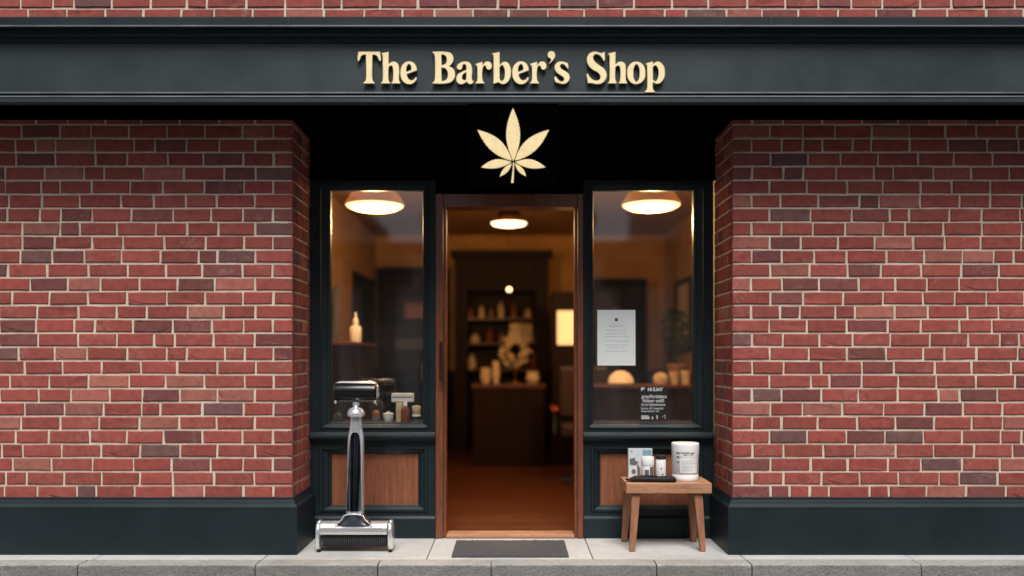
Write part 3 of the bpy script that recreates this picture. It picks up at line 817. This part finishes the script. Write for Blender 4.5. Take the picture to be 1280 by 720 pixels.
# tub
Dt = 5.205; xt = X(856.5, Dt)
tub = empty('white_tub', 'large white cylindrical tub with black print at the right end of the stool', 'tub', (xt, Dt-DD, ZS+.0005))
H = .226; rt = .084
MB().lathe(0, 0, [(.0001, 0), (rt*.90, 0), (rt*.935, .004), (rt*.95, .012), (rt*.955, .034), (rt*.93, .037), (rt*.93, .040), (rt*.96, .043), (rt, H-.010), (rt*.995, H-.004), (rt*.96, H), (rt*.6, H+.001), (.0001, H+.001)], 64).build('body', 'white', tub)
def wrap_marks(parent, name, mat, rad, boxes, z0=0):
    """little printed patches (a0,a1 degrees from front, z0,z1) hugging a cylinder of radius rad"""
    b = MB()
    for a0, a1, za, zb in boxes:
        n = max(1, int(abs(a1-a0)/6))
        ring0 = []; ring1 = []
        for i in range(n+1):
            a = R(a0+(a1-a0)*i/n); x, y = rad*math.sin(a), -rad*math.cos(a)
            ring0.append((x, y, za)); ring1.append((x, y, zb))
        b.rings([ring0, ring1], False)
    return b.build(name, mat, parent)
rr_ = rt*.999+.0006; rm = random.Random(4)
marks = [(-50, -42, .166, .174), (-40, -34, .164, .174), (-30, 6, .170, .1745), (8, 30, .169, .173), (-50, -44, .143, .152), (-42, -36, .141, .150), (-34, -30, .146, .150),
         (-52, -49, .112, .120), (-45, -38, .110, .118), (-50, -47, .132, .136)]
for k in range(12): a = -22+rm.uniform(0, 40); marks.append((a, a+rm.uniform(2, 8), .154+rm.uniform(0, .008), .1575+rm.uniform(.002, .006)))
marks += [(58, 66, .150, .158), (56, 60, .128, .140), (62, 68, .118, .132), (60, 64, .104, .112), (54, 57, .115, .118)]
wrap_marks(tub, 'print', 'ink', rr_, marks)
wrap_marks(tub, 'label_panel', plain('faint_label', (.745, .76, .77), .4), rr_-.0003, [(-32, 42, .050, .136)])
fl_ = []
for k in range(9):
    z = .058+k*.0083; fl_.append((-26, rm.uniform(10, 36), z, z+.0016))
wrap_marks(tub, 'small_print', 'inkg', rr_+.0003, fl_)
# tall white jar, grey label
Dj = 5.195; xj = X(809.5, Dj)
jar = empty('white_jar', 'small white jar with grey label patches in front of the picture box on the stool', 'jar', (xj, Dj-DD, ZS+.0005))
MB().lathe(0, 0, [(.0001, 0), (.036, 0), (.0375, .003), (.0375, .085), (.036, .090), (.0001, .090)], 36).build('body', 'whitem', jar)
MB().lathe(0, 0, [(.0001, .0905), (.0385, .0905), (.0395, .094), (.0395, .137), (.037, .142), (.0001, .143)], 36).build('lid', 'white', jar)
wrap_marks(jar, 'label', 'label', .0381, [(12, 62, .004, .084), (-34, 4, .012, .066)])
# can with black lid
Dc = 5.20; xc = X(826, Dc)
can = empty('black_lidded_can', 'narrow white can with a black lid beside the white jar on the stool', 'can', (xc, Dc-DD, ZS+.0005))
MB().lathe(0, 0, [(.0001, 0), (.029, 0), (.0305, .003), (.0305, .124), (.029, .127), (.0001, .127)], 32).build('body', 'whitem', can)
MB().lathe(0, 0, [(.0001, .1275), (.0315, .1275), (.032, .131), (.032, .146), (.030, .150), (.0001, .151)], 32).build('lid', 'rubber', can)
wrap_marks(can, 'print', 'ink', .0311, [(-12, 2, .068, .076), (0, 24, .032, .037), (-6, 10, .026, .029), (-14, 18, .014, .016), (14, 20, .038, .044)])
# picture box
Db = 5.285; xb0, xb1 = X(785.5, Db), X(815.5, Db)
box_ = empty('picture_box', 'grey picture carton standing behind the jars at the left end of the stool', 'carton', ((xb0+xb1)/2, Db-DD, ZS+.0005))
hw_ = (xb1-xb0)/2
MB().box(-hw_, hw_, 0, .035, 0, .180, .001).build('carton', 'cardg', box_)
def flat(parent, name, mat, polys, y):
    b = MB()
    for k, pl in enumerate(polys):
        n = len(pl); b.rings([[(x, y-.0004*k, z) for x, z in pl], [(x, y-.0006-.0004*k, z) for x, z in pl]], True, True, True)
    return b.build(name, mat, parent)
def circ(x, z, rx, rz_, n=16): return [(x+rx*math.cos(2*math.pi*i/n), z+rz_*math.sin(2*math.pi*i/n)) for i in range(n)]
flat(box_, 'blue_patch', 'inkb', [[(.014, .140), (.070, .140), (.070, .174), (.014, .174)]], -.0005)
flat(box_, 'white_print', 'inkw', [[(-.072, .004), (.030, .004), (.02, .03), (-.015, .09), (-.045, .08), (-.070, .055)]], -.0005)
flat(box_, 'dark_print', 'label', [[(-.066, .085), (-.030, .078), (-.012, .098), (-.034, .108), (-.034, .125), (-.066, .118)], circ(-.042, .040, .013, .014), [(-.016, .014), (-.006, .014), (-.004, .06), (-.016, .088), (-.022, .08)], circ(-.055, .165, .005, .003, 8)], -.0022)
# black clipper lying in front
Dq = 5.115
cl = empty('hair_clipper', 'black hair clipper lying flat along the front edge of the stool', 'clipper', (X(815, Dq), Dq-DD, ZS+.001), rz=R(-3))
b = MB(); secs = []
for x, ry, hh_ in ((-.135, .012, .012), (-.128, .022, .022), (-.105, .028, .034), (-.06, .030, .036), (0, .032, .034), (.05, .034, .032), (.10, .036, .036), (.130, .032, .034), (.143, .020, .020)):
    ring = []
    for i in range(20):
        a = 2*math.pi*i/20
        ring.append((x, ry*math.copysign(abs(math.cos(a))**.75, math.cos(a)), hh_/2+hh_/2*math.copysign(abs(math.sin(a))**.75, math.sin(a))))
    secs.append(ring)
b.loft(secs); b.build('body', 'rubber', cl)
b = MB().box(-.150, -.131, -.018, .018, .006, .020, .002)
for i in range(12): b.box(-.158, -.1505, -.018+i*.0031, -.0165+i*.0031, .009, .015)
b.build('blade', 'gloss', cl)
MB().box(-.07, .03, -.016, .016, .0355, .0385, .001).build('switch_plate', 'gloss', cl)

# ------------------------------------------------------------------ notices stuck to the right window
YN = .0440
nx0, nx1, nz0, nz1 = X(747.5), X(795.5), Z(457), Z(387)
no = empty('paper_notice', 'white printed paper notice stuck to the right window pane', 'notice', ((nx0+nx1)/2, YN, nz0))
w2 = (nx1-nx0)/2; kq = DD/F/9.6     # zoom picture 9.6 px per photo px
MB().box(-w2, w2, -.0012, 0, 0, nz1-nz0).build('sheet', 'paper', no)
def npos(px, py): return ((745+px/9.6-640)/F*DD-no.location.x, -.0017, EYE+(HY-(385+py/9.6))/F*DD-nz0)
b = MB(); x, y, z = npos(236, 155); 
b.box(x, x+34*kq, -.0018, -.0013, z, z+36*kq); x, y, z = npos(246, 140)
flat(no, 'emblem_print', 'inkg', [[(q[0]+(245-245)*kq, q[1]) for q in circ(*[npos(250, 135)[0], npos(250, 135)[2]], 8*kq, 5*kq)]], -.0019)
b.build('emblem_block', 'ink', no)
rows = [(200, 290, 182, 'aen iceau', 13), (165, 355, 217, 'RWBEMANREA TESTE.', 20), (130, 372, 264, 'amaro tieaeac  nscarotins', 14), (115, 378, 304, 'Mealteteorteinescamessecanesta', 15), (118, 408, 340, 'Ivenaltmecotnatmconahereatoeatiat', 15), (98, 418, 394, 'ew aurt teonra TME jamtseateeat', 17), (112, 410, 444, 'emeltteottantateterwemeantsate', 14), (142, 350, 475, 'Tuneme mnaemtert  sneaan', 13), (118, 405, 516, 'ce auestqaneteatsacnarscmatseare', 14)]
for a, c_, yy, body, hpx in rows:
    x, y, z = npos(a, yy+hpx*.35)
    txt(body, hpx*kq*1.3, 'text_line', 'inkg', no, (x, -.0013, z), width=(c_-a)*kq, thick=.0002)
px0, px1, pz0, pz1 = X(800.5), X(835.5), Z(526.5), Z(484)
po = empty('black_poster', 'small black poster with white lettering at the bottom of the right window pane', 'poster', ((px0+px1)/2, YN, pz0))
w2 = (px1-px0)/2; kp = DD/F/14.4
MB().box(-w2, w2, -.0012, 0, 0, pz1-pz0).build('sheet', 'poster', po)
def ppos(px, py): return ((795+px/14.4-640)/F*DD-po.location.x, -.0013, EYE+(HY-(480+py/14.4))/F*DD-pz0)
for a, c_, yb, body, hpx, bd in ((110, 178, 122, 'P', 62, .0016), (232, 510, 128, 'NI E.3AY', 64, .0014), (118, 575, 258, 'gray/fortisians', 72, .0006), (135, 528, 332, 'tliztuar untl5', 64, .0006), (112, 556, 398, 'Au tat llsttartienicanar', 54, .0003), (112, 515, 464, 'Introc ift ineerets', 48, .0002), (112, 432, 512, 'Gaurenintn uii', 40, .0002)):
    x, y, z = ppos(a, yb)
    txt(body, hpx*kp*1.25, 'text_line', 'inkw', po, (x, -.0013, z), width=(c_-a)*kp, bold=bd, thick=.0002)
def pr_(x0, y0, x1, y1):
    a = ppos(x0, y0); c_ = ppos(x1, y1); return [(a[0], c_[2]), (c_[0], c_[2]), (c_[0], a[2]), (a[0], a[2])]
flat(po, 'mark', 'inkw', [pr_(112, 575, 245, 590), pr_(112, 596, 262, 612), pr_(112, 618, 262, 640), [(ppos(300, 640)[0], ppos(0, 640)[2]), (ppos(335, 640)[0], ppos(0, 640)[2]), (ppos(318, 578)[0], ppos(0, 575)[2])], pr_(385, 575, 412, 600), pr_(390, 604, 410, 640)], -.0014)
po_m = flat(po, 'outline_mark', 'inkg', [[(ppos(480, 610)[0], ppos(0, 610)[2]), (ppos(488, 612)[0], ppos(0, 616)[2]), (ppos(545, 560)[0], ppos(0, 566)[2]), (ppos(540, 555)[0], ppos(0, 560)[2])], pr_(540, 560, 552, 640)], -.0014)

# ------------------------------------------------------------------ door mat
b = MB(); nx_, ny_ = 60, 36; rm = random.Random(9)
x0, x1, y0, y1 = X(564.5, 4.91), X(711, 4.91), 4.907-DD, 5.335-DD
g = [[b.bm.verts.new((x0+(x1-x0)*i/nx_+rm.uniform(-.0015, .0015), y0+(y1-y0)*j/ny_+rm.uniform(-.0015, .0015), .009+rm.uniform(-.0016, .0016))) for i in range(nx_+1)] for j in range(ny_+1)]
for j in range(ny_):
    for i in range(nx_): b.bm.faces.new((g[j][i], g[j][i+1], g[j+1][i+1], g[j+1][i]))
ed = [g[0][i] for i in range(nx_+1)]+[g[j][nx_] for j in range(1, ny_+1)]+[g[ny_][i] for i in range(nx_-1, -1, -1)]+[g[j][0] for j in range(ny_-1, 0, -1)]
lo = [b.bm.verts.new((v.co.x, v.co.y, .001)) for v in ed]
for i in range(len(ed)): j = (i+1) % len(ed); b.bm.faces.new((ed[j], ed[i], lo[i], lo[j]))
o = b.build('door_mat', 'mat'); tag(o, 'dark grey fibre mat on the pavement in front of the open doorway', 'door mat')

# ------------------------------------------------------------------ window display, left
zl = Z(528.5)-.012
def thing1(name, label, cat, px, D, z): return empty(name, label, cat, (X(px, D), D-DD, z))
t = thing1('white_pot', 'small white lidded pot on the left window ledge', 'pot', 485.5, 5.58, zl)
MB().lathe(0, 0, [(.0001, 0), (.020, 0), (.026, .006), (.033, .04), (.034, .058), (.0001, .058)], 28).build('body', 'whitem', t)
MB().lathe(0, 0, [(.036, .0585), (.036, .063), (.02, .068), (.008, .070), (.008, .076), (.0001, .078)], 28).build('lid', 'whitem', t)
t = thing1('razor_display', 'pale oversized safety razor standing upright on the left window ledge', 'display razor', 499.5, 5.60, zl)
MB().box(-.022, .022, -.018, .018, 0, .136, .008).build('handle', 'cream', t)
MB().box(-.052, .094, -.018, .018, .137, .196, .005).build('head', 'whitem', t)
MB().box(-.046, .088, -.021, -.0185, .168, .174, .001).build('blade_slot', 'grey', t)
t = thing1('amber_bottle', 'amber bottle with a pale spray nozzle on the left window ledge', 'bottle', 506.5, 5.56, zl)
MB().lathe(0, 0, [(.0001, 0), (.027, 0), (.029, .004), (.029, .088), (.026, .098), (.012, .106), (.012, .112), (.0001, .112)], 28).build('body', 'amber', t)
MB().lathe(0, 0, [(.014, .1125), (.014, .135), (.010, .14), (.009, .152), (.0001, .152)], 16).build('nozzle', 'whitem', t)
t = thing1('shaving_brush', 'shaving brush with tan hair and white ring at the right end of the left ledge', 'shaving brush', 520.5, 5.56, zl)
MB().lathe(0, 0, [(.0001, 0), (.022, 0), (.025, .01), (.016, .03), (.020, .044), (.0001, .044)], 24).build('handle', 'gunmetal', t)
MB().lathe(0, 0, [(.027, .0445), (.029, .050), (.026, .058)], 24).build('ferrule', 'whitem', t)
MB().lathe(0, 0, [(.022, .0585), (.027, .08), (.030, .105), (.026, .114), (.0001, .118)], 24).build('hair', 'cream', t)
t = thing1('small_amber_jar', 'small amber jar with pale label behind the razor statue in the left window', 'jar', 470, 5.66, zl)
MB().lathe(0, 0, [(.0001, 0), (.024, 0), (.026, .004), (.026, .036), (.0001, .036)], 20).build('label', 'grey', t)
MB().lathe(0, 0, [(.024, .0365), (.024, .066), (.012, .082), (.0001, .084)], 20).build('body', 'amber', t)
t = thing1('dark_flask', 'dark squat flask at the left end of the left window ledge', 'bottle', 423, 5.66, zl)
MB().lathe(0, 0, [(.0001, 0), (.030, 0), (.034, .02), (.030, .05), (.012, .064), (.010, .08), (.0001, .08)], 20).build('body', 'gunmetal', t)

# left side of the room: cabinet, pump bottle, apron, framed mirror
t = empty('side_cabinet', 'dark wooden cabinet against the left wall inside the shop', 'cabinet', (-1.45, 1.5, .012))
MB().box(-.26, .26, -.42, .42, 0, 1.235, .004).build('carcass', 'dark', t)
MB().box(-.265, .275, -.44, .44, 1.236, 1.262, .004).build('worktop', 'darkw', t)
pb = at(444.5, 427, 6.95)
t = empty('pump_bottle', 'white pump bottle on top of the dark cabinet in the left window', 'bottle', (pb.x, pb.y, 1.275))
MB().lathe(0, 0, [(.0001, 0), (.045, 0), (.047, .005), (.047, .12), (.040, .135), (.018, .142), (.0001, .142)], 28).build('body', 'whitem', t)
MB().lathe(0, 0, [(.020, .1425), (.026, .17), (.018, .20), (.010, .205), (.008, .25), (.0001, .252)], 20).build('pump', 'whitem', t)
def wall_frame(name, label, x, y0, y1, z0, z1, sgn, face='mirror'):
    t = empty(name, label, 'picture frame', (x, (y0+y1)/2, z0)); h = (y1-y0)/2; H_ = z1-z0; wv = .06
    def rr(i, dx): return [(sgn*dx, -h+i, i), (sgn*dx, h-i, i), (sgn*dx, h-i, H_-i), (sgn*dx, -h+i, H_-i)]
    MB().rings([rr(0, .001), rr(0, .03), rr(wv*.6, .045), rr(wv, .02), rr(wv, .001)], True).build('frame', 'dark', t)
    MB().box(sgn*.002, sgn*.012, -h+wv, h-wv, wv, H_-wv).build('picture', face, t)
wall_frame('wall_mirror', 'large dark framed mirror on the left wall seen through the left window', RX0, 9.13-DD, 10.45-DD, 1.30, 2.09, 1)
wall_frame('wall_picture', 'tall dark framed picture on the right wall seen through the right window', RX1, 9.02-DD, 9.85-DD, 1.22, 2.03, -1, 'cream')
p = at(431, 345, 8.0)
t = empty('hanging_apron', 'grey apron hanging from a wall hook inside the left window', 'apron', (RX0+.10, p.y, 1.0))
b = MB(); secs = []
for k in range(9):
    z = .80*k/8; w_ = .11-.05*(k/8)
    secs.append([(-.03+.05*math.sin(i*1.3+k*.2)*.4, -w_+2*w_*i/9, z) for i in range(10)]+[(-.055+.05*math.sin(i*1.3+k*.2)*.4, -w_+2*w_*i/9, z) for i in range(9, -1, -1)])
b.loft(secs); b.build('cloth', 'grey', t)
MB().tube([(-.09, 0, .80), (-.04, 0, .81), (-.02, 0, .84)], .008, 8).build('hook', 'gunmetal', t)

# right side of the room: counter with lamp, towels, plant
Dk = 7.4; zk = Z(481, Dk)
t = empty('right_counter', 'dark red-brown counter inside the right window', 'counter', (1.25, Dk-DD+.25, .012))
MB().box(-.52, .62, -.25, .25, 0, zk-.045, .004).build('carcass', 'dark', t)
MB().box(-.54, .64, -.28, .26, zk-.0445, zk-.012, .006).build('worktop', 'darkw', t)
t = empty('dome_lamp', 'low glowing cream dome lamp on the counter under the paper notice', 'table lamp', (X(776, Dk+.1), Dk+.1-DD, zk+.001))
MB().lathe(0, 0, [(.0001, 0), (.06, 0), (.06, .012), (.0001, .012)], 24).build('base', 'brass', t)
MB().lathe(0, 0, [(.112, .0125), (.112, .03), (.098, .07), (.07, .10), (.035, .118), (.0001, .122)], 32).build('dome', 'dome', t)
for k, (px, w_, h_, lab) in enumerate(((826, .055, .09, 'round cream towel roll at the left of the right counter'), (843, .042, .11, 'cream cup in the middle of the right counter row'), (857, .044, .12, 'tall cream cup at the right end of the counter'))):
    t = empty('towel_roll' if k == 0 else 'cup', lab, 'towel' if k == 0 else 'cup', (X(px, Dk+.05), Dk+.05-DD, zk+.001), None if k == 0 else 'cups on the right counter')
    if k == 0:
        MB().lathe(0, 0, [(.0001, 0), (.055, .0), (.068, .03), (.065, .07), (.04, .10), (.0001, .11)], 24).build('towel', 'cream', t)
    else:
        MB().lathe(0, 0, [(.0001, 0), (w_*.8, 0), (w_, h_), (w_*.92, h_), (w_*.7, .01), (.0001, .01)], 24).build('body', 'cream', t)
t = empty('potted_plant', 'dark leafy potted plant by the right wall inside the right window', 'plant', (X(842, 7.75), 7.62-DD, zk+.001))
MB().lathe(0, 0, [(.0001, 0), (.06, 0), (.085, .15), (.092, .155), (.09, .18), (.07, .18), (.0001, .16)], 24).build('pot', 'pot', t)
b = MB(); rm = random.Random(31)
for i in range(230):
    a = rm.uniform(0, 6.28); rr0 = rm.random()**.6*.15; h_ = .26+rm.random()*.40
    k_ = math.sin(min(1, (h_-.22)/.46)*math.pi)**.5
    c_ = Vector((math.cos(a)*rr0*k_, math.sin(a)*rr0*k_, h_)); L_ = rm.uniform(.03, .06); a2 = rm.uniform(0, 6.28)
    d = Vector((math.cos(a2), math.sin(a2), rm.uniform(-.6, .5))).normalized(); e = d.cross(Vector((rm.random(), rm.random(), 1))).normalized()
    vs = [b.bm.verts.new(q) for q in (c_-d*L_, c_+e*L_*.3, c_+d*L_, c_-e*L_*.3)]; b.bm.faces.new(vs)
b.build('foliage', 'green', t)
b = MB()
for i in range(7):
    a = i*.9; b.tube([(0, 0, .15), (math.cos(a)*.04, math.sin(a)*.04, .35), (math.cos(a)*.08, math.sin(a)*.08, .55)], .004, 5)
b.build('stem', 'green', t)

# dark furniture against the back wall, left and right
def bookcase(x0, x1, z1, name, label, seed):
    D = 10.45; y = D-DD; t = empty(name, label, 'bookcase', ((x0+x1)/2, y, .012)); hw = (x1-x0)/2
    b = MB(); b.box(-hw, -hw+.03, 0, .30, 0, z1, .003); b.box(hw-.03, hw, 0, .30, 0, z1, .003); b.box(-hw+.031, hw-.031, .28, .30, 0, z1-.001)
    b.box(-hw+.031, hw-.031, 0, .279, z1-.04, z1-.002)
    b.build('carcass', 'dark', t)
    rm = random.Random(seed)
    for z_ in (.45, .85, 1.22, 1.60, 1.95):
        if z_ < z1-.2: MB().box(-hw+.031, hw-.031, .01, .279, z_, z_+.022, .002).build('shelf', 'dark', t)
    return t
bookcase(-1.66, -.80, 2.26, 'bookcase', 'tall dark bookcase at the back seen through the left window', 1)
bookcase(1.02, 1.66, 2.12, 'bookcase', 'tall dark bookcase at the back seen through the right window', 2)
for nm, lab, x, z_, w_, h_, mt in (('storage_box', 'dull red box on an upper shelf of the left bookcase', -1.18, 1.622, .16, .20, 'red'), ('storage_box', 'grey box on a middle shelf of the left bookcase', -1.25, 1.242, .20, .14, 'grey'),
        ('storage_box', 'cream box on a low shelf of the left bookcase', -1.02, .872, .09, .20, 'cream'), ('storage_box', 'clay coloured box on an upper shelf of the right bookcase', 1.22, 1.622, .13, .14, 'pot')):
    t = empty(nm, lab, 'box', (x, 10.56-DD, z_+.0125)); MB().box(-w_, w_, 0, .16, 0, h_*.75, .006).build('body', mt, t); MB().box(-w_-.004, w_+.004, -.004, .164, h_*.752, h_, .006).build('lid', mt, t)

# middle of the room: back cabinet, counter, goods
DB = 10.3; yB = DB-DD
cx0, cx1 = X(568, DB), X(686, DB); zc0 = Z(321, DB)
t = empty('back_cabinet', 'tall dark open-shelved cabinet at the back of the shop', 'cabinet', ((cx0+cx1)/2, yB, .012))
hwc = (cx1-cx0)/2
b = MB(); b.box(-hwc, -hwc+.16, 0, .36, 0, zc0, .004); b.box(hwc-.16, hwc, 0, .36, 0, zc0, .004)
b.box(-hwc+.161, hwc-.161, .33, .36, 0, zc0-.001); b.box(-hwc+.161, hwc-.161, 0, .329, 1.95, zc0-.002, .003)
b.box(-hwc-.05, hwc+.05, -.03, .37, zc0+.001, zc0+.07, .006)
b.build('carcass', 'dark', t)
for z_ in (.98, 1.30, 1.60):
    MB().box(-hwc+.161, hwc-.161, .01, .329, z_, z_+.025, .002).build('shelf', 'darkw', t)
def shelfpos(px, z_): return (X(px, DB+.12), DB+.12-DD, z_+.012+.0265)
for px, z_, h_, w_, mt, lab, nm in ((602, 1.60, .16, .03, 'cream', 'small pale bottle on the top shelf, left one of two', 'shelf_bottle'), (626, 1.60, .20, .034, 'cream', 'pale bottle on the top shelf, right one of two', 'shelf_bottle'), (594, 1.30, .11, .05, 'cream', 'low pale jar at the left of the middle shelf', 'shelf_jar'), (672, 1.30, .16, .045, 'pot', 'clay coloured jar at the right of the middle shelf', 'shelf_jar')):
    t = empty(nm, lab, 'bottle' if 'bottle' in nm else 'jar', shelfpos(px, z_))
    MB().lathe(0, 0, [(.0001, 0), (w_, 0), (w_*1.05, h_*.1), (w_*1.05, h_*.62), (w_*.45, h_*.78), (w_*.4, h_*.94), (.0001, h_*.95)], 18).build('body', mt, t)
    MB().lathe(0, 0, [(w_*.5, h_*.951), (w_*.5, h_), (.0001, h_*1.01)], 18).build('lid', 'darkw', t)
for k, (px, z_, h_, w_, mt, cw) in enumerate(((588, 1.60, .13, .035, 'amber', 'amber'), (614, 1.60, .12, .03, 'pot', 'clay coloured'), (642, 1.60, .17, .035, 'amber', 'dark amber'), (660, 1.60, .12, .04, 'cream', 'cream squat'), (612, 1.30, .17, .04, 'amber', 'amber'), (628, 1.30, .12, .045, 'pot', 'clay coloured'),
        (590, .98, .18, .045, 'cream', 'cream'), (668, .98, .2, .05, 'amber', 'amber'))):
    where = {1.60: 'top', 1.30: 'middle', .98: 'lowest'}[z_]
    t = empty('shelf_bottle', '%s bottle on the %s shelf of the back cabinet' % (cw, where), 'bottle', shelfpos(px, z_))
    MB().lathe(0, 0, [(.0001, 0), (w_, 0), (w_*1.05, h_*.1), (w_*1.05, h_*.62), (w_*.45, h_*.78), (w_*.4, h_*.94), (.0001, h_*.95)], 18).build('body', mt, t)
    MB().lathe(0, 0, [(w_*.5, h_*.951), (w_*.5, h_), (.0001, h_*1.01)], 18).build('lid', 'darkw', t)
t = empty('framed_print', 'pale framed print leaning on the middle shelf of the back cabinet', 'picture', shelfpos(651.5, 1.30))
MB().box(-.14, .14, 0, .02, 0, .235, .004).build('frame', 'brass', t); MB().box(-.125, .125, -.004, -.001, .015, .22).build('print', 'cream', t)
Dn = 8.9; zn = Z(480, Dn)
t = empty('centre_counter', 'dark counter with a reddish top edge standing in the middle of the shop', 'counter', (X(636, Dn), Dn-DD+.2, .012))
h2 = (X(683, Dn)-X(590, Dn))/2
MB().box(-h2+.02, h2-.02, -.19, .22, 0, zn-.06, .004).build('carcass', 'dark', t)
MB().box(-h2, h2, -.22, .23, zn-.0595, zn-.012, .008).build('worktop', 'darkw', t)
t = empty('round_wreath', 'round pale dried-flower wreath on a stand on the centre counter', 'wreath', (X(644, Dn+.15), Dn+.15-DD, zn+.001))
b = MB(); rm = random.Random(8)
for i in range(260):
    a = rm.uniform(0, 6.28); rr0 = .115+rm.uniform(-.05, .05); c_ = Vector((rr0*math.cos(a), rm.uniform(-.03, .03), .36+rr0*1.15*math.sin(a)))
    L_ = rm.uniform(.018, .034); d = Vector((rm.uniform(-1, 1), rm.uniform(-1, 1), rm.uniform(-1, 1))).normalized(); e = d.cross(Vector((rm.random(), 1, rm.random()))).normalized()
    vs = [b.bm.verts.new(q) for q in (c_-d*L_, c_+e*L_*.6, c_+d*L_, c_-e*L_*.6)]; b.bm.faces.new(vs)
b.build('flowers', 'cream', t)
MB().tube([(0, .02, .0), (0, .02, .26)], .008, 8).lathe(0, .02, [(.07, 0), (.07, .012), (.01, .02)], 20).build('stand', 'brass', t)
for px, w_, h_, lab, nm in ((607, .06, .17, 'pale vase at the left of the centre counter', 'vase'), (666, .075, .13, 'low cream bowl at the right of the centre counter', 'bowl'), (620, .045, .24, 'slim cream vase beside the round wreath', 'vase')):
    t = empty(nm, lab, nm, (X(px, Dn+.05), Dn+.05-DD, zn+.001))
    MB().lathe(0, 0, [(.0001, 0), (w_*.6, 0), (w_, h_*.4), (w_*.8, h_*.8), (w_*.9, h_), (w_*.8, h_), (w_*.5, h_*.5), (.0001, h_*.4)], 24).build('body', 'cream', t)
# tall cupboard with lit panel
De = 9.0
t = empty('tall_cupboard', 'tall black cupboard beside the back cabinet right of the doorway', 'cupboard', (X(690, De)+.32, De-DD+.22, .012))
MB().box(-.32, .32, -.20, .22, 0, Z(366, De), .005).build('carcass', 'dark', t)
MB().box(-.30, -.01, -.215, -.201, .1, Z(440, De), .003).build('door', 'dark', t); MB().box(.01, .30, -.215, -.201, .1, Z(440, De), .003).build('door', 'dark', t)
t = empty('lit_panel', 'glowing amber light panel on the tall cupboard at the right of the doorway', 'light panel', (X(709, De), De-DD-.001, Z(431, De)))
hw3 = X(709, De)-X(696.5, De); hz = Z(388.5, De)-Z(431, De)
MB().box(-hw3-.02, hw3+.02, .0, .020, -.02, hz+.02, .008).build('frame', 'dark', t)
MB().box(-hw3, hw3, -.012, -.001, 0, hz, .005).build('panel', 'sign', t)
# barber chair
Dh = 7.9
t = empty('barber_chair', 'dark leather barber chair with a red armrest at the right side of the doorway', 'barber chair', (X(733, Dh), Dh-DD, .012))
MB().box(-.25, .25, -.25, .25, .42, .54, .03, 3).build('seat', 'leather', t)
MB().box(-.24, .24, .22, .32, .56, 1.06, .03, 3).build('backrest', 'leather', t)
for sx in (-1, 1):
    MB().box(sx*.30-.035, sx*.30+.035, -.24, .22, Z(513, Dh)-.012, Z(508, Dh)-.012, .012, 3).build('armrest', 'red', t)
    MB().box(sx*.30-.015, sx*.30+.015, -.16, .14, .45, Z(513, Dh)-.013, .004).build('arm_post', 'gunmetal', t)
MB().lathe(0, 0, [(.26, 0), (.26, .02), (.10, .05), (.05, .07), (.05, .41)], 32).build('pedestal', 'gunmetal', t)
MB().box(-.16, .16, -.46, -.34, .14, .17, .01).tube([(0, -.38, .15), (0, -.2, .36)], .018, 8).build('footrest', 'gunmetal', t)

# ------------------------------------------------------------------ added buildings across the street, seen only mirrored; heights and gaps shaped for the reflections
def far_building(x0, x1, h, mat, label, nwin, seed, shoph=3.2):
    Yb = -11.0; t = empty('reflection_house', label, 'building', ((x0+x1)/2, Yb, 0)); hw = (x1-x0)/2
    o = MB().box(-hw, hw, -7, 0, 0, h, .02).build('wall', mat, t); settone(o, lambda p: (1, 1, 1))
    MB().box(-hw-.1, hw+.1, -7.1, .25, h+.001, h+.25, .03).build('cornice', 'paint', t)
    MB().box(-hw+.5, hw-.5, .001, .18, .05, shoph-.3, .02).build('shop_window', 'bwin', t)
    MB().box(-hw+.2, hw-.2, .001, .35, shoph-.28, shoph+.25, .02).build('fascia', 'paint', t)
    for k in range(nwin):
        xw = -hw+(k+.5)*2*hw/nwin
        for z_ in (4.3, 7.2):
            if z_+1.6 < h:
                f = MB().rings([rect(-.5, .5, 0, 1.6, 0), rect(-.5, .5, 0, 1.6, .06), rect(-.44, .44, .06, 1.54, .06), rect(-.44, .44, .06, 1.54, .02)], True).build('window', 'white', t, (xw, .001, z_))
                MB().box(-.44, .44, .012, .02, .06, 1.54).build('pane', 'bwin', f)
far_building(-16, -3.5, 4.4, 'stone2', 'added sandy stone town house across the street, far left', 5, 1)
far_building(-3.4, -1.75, 3.15, 'render', 'added single-storey white lock-up across the street, left of the narrow house', 1, 2, 2.8)
far_building(-1.65, 1.5, 3.7, 'stone2', 'added narrow sandy house across the street, opposite the shop door', 2, 5)
far_building(1.6, 3.1, 3.15, 'render', 'added single-storey white lock-up across the street, right of the narrow house', 1, 3, 2.8)
far_building(3.2, 9.5, 6.6, 'stone2', 'added tall sandy stone house across the street, right', 3, 3)
far_building(9.6, 18, 5.4, 'render', 'added pale rendered town house across the street, rightmost', 4, 4)
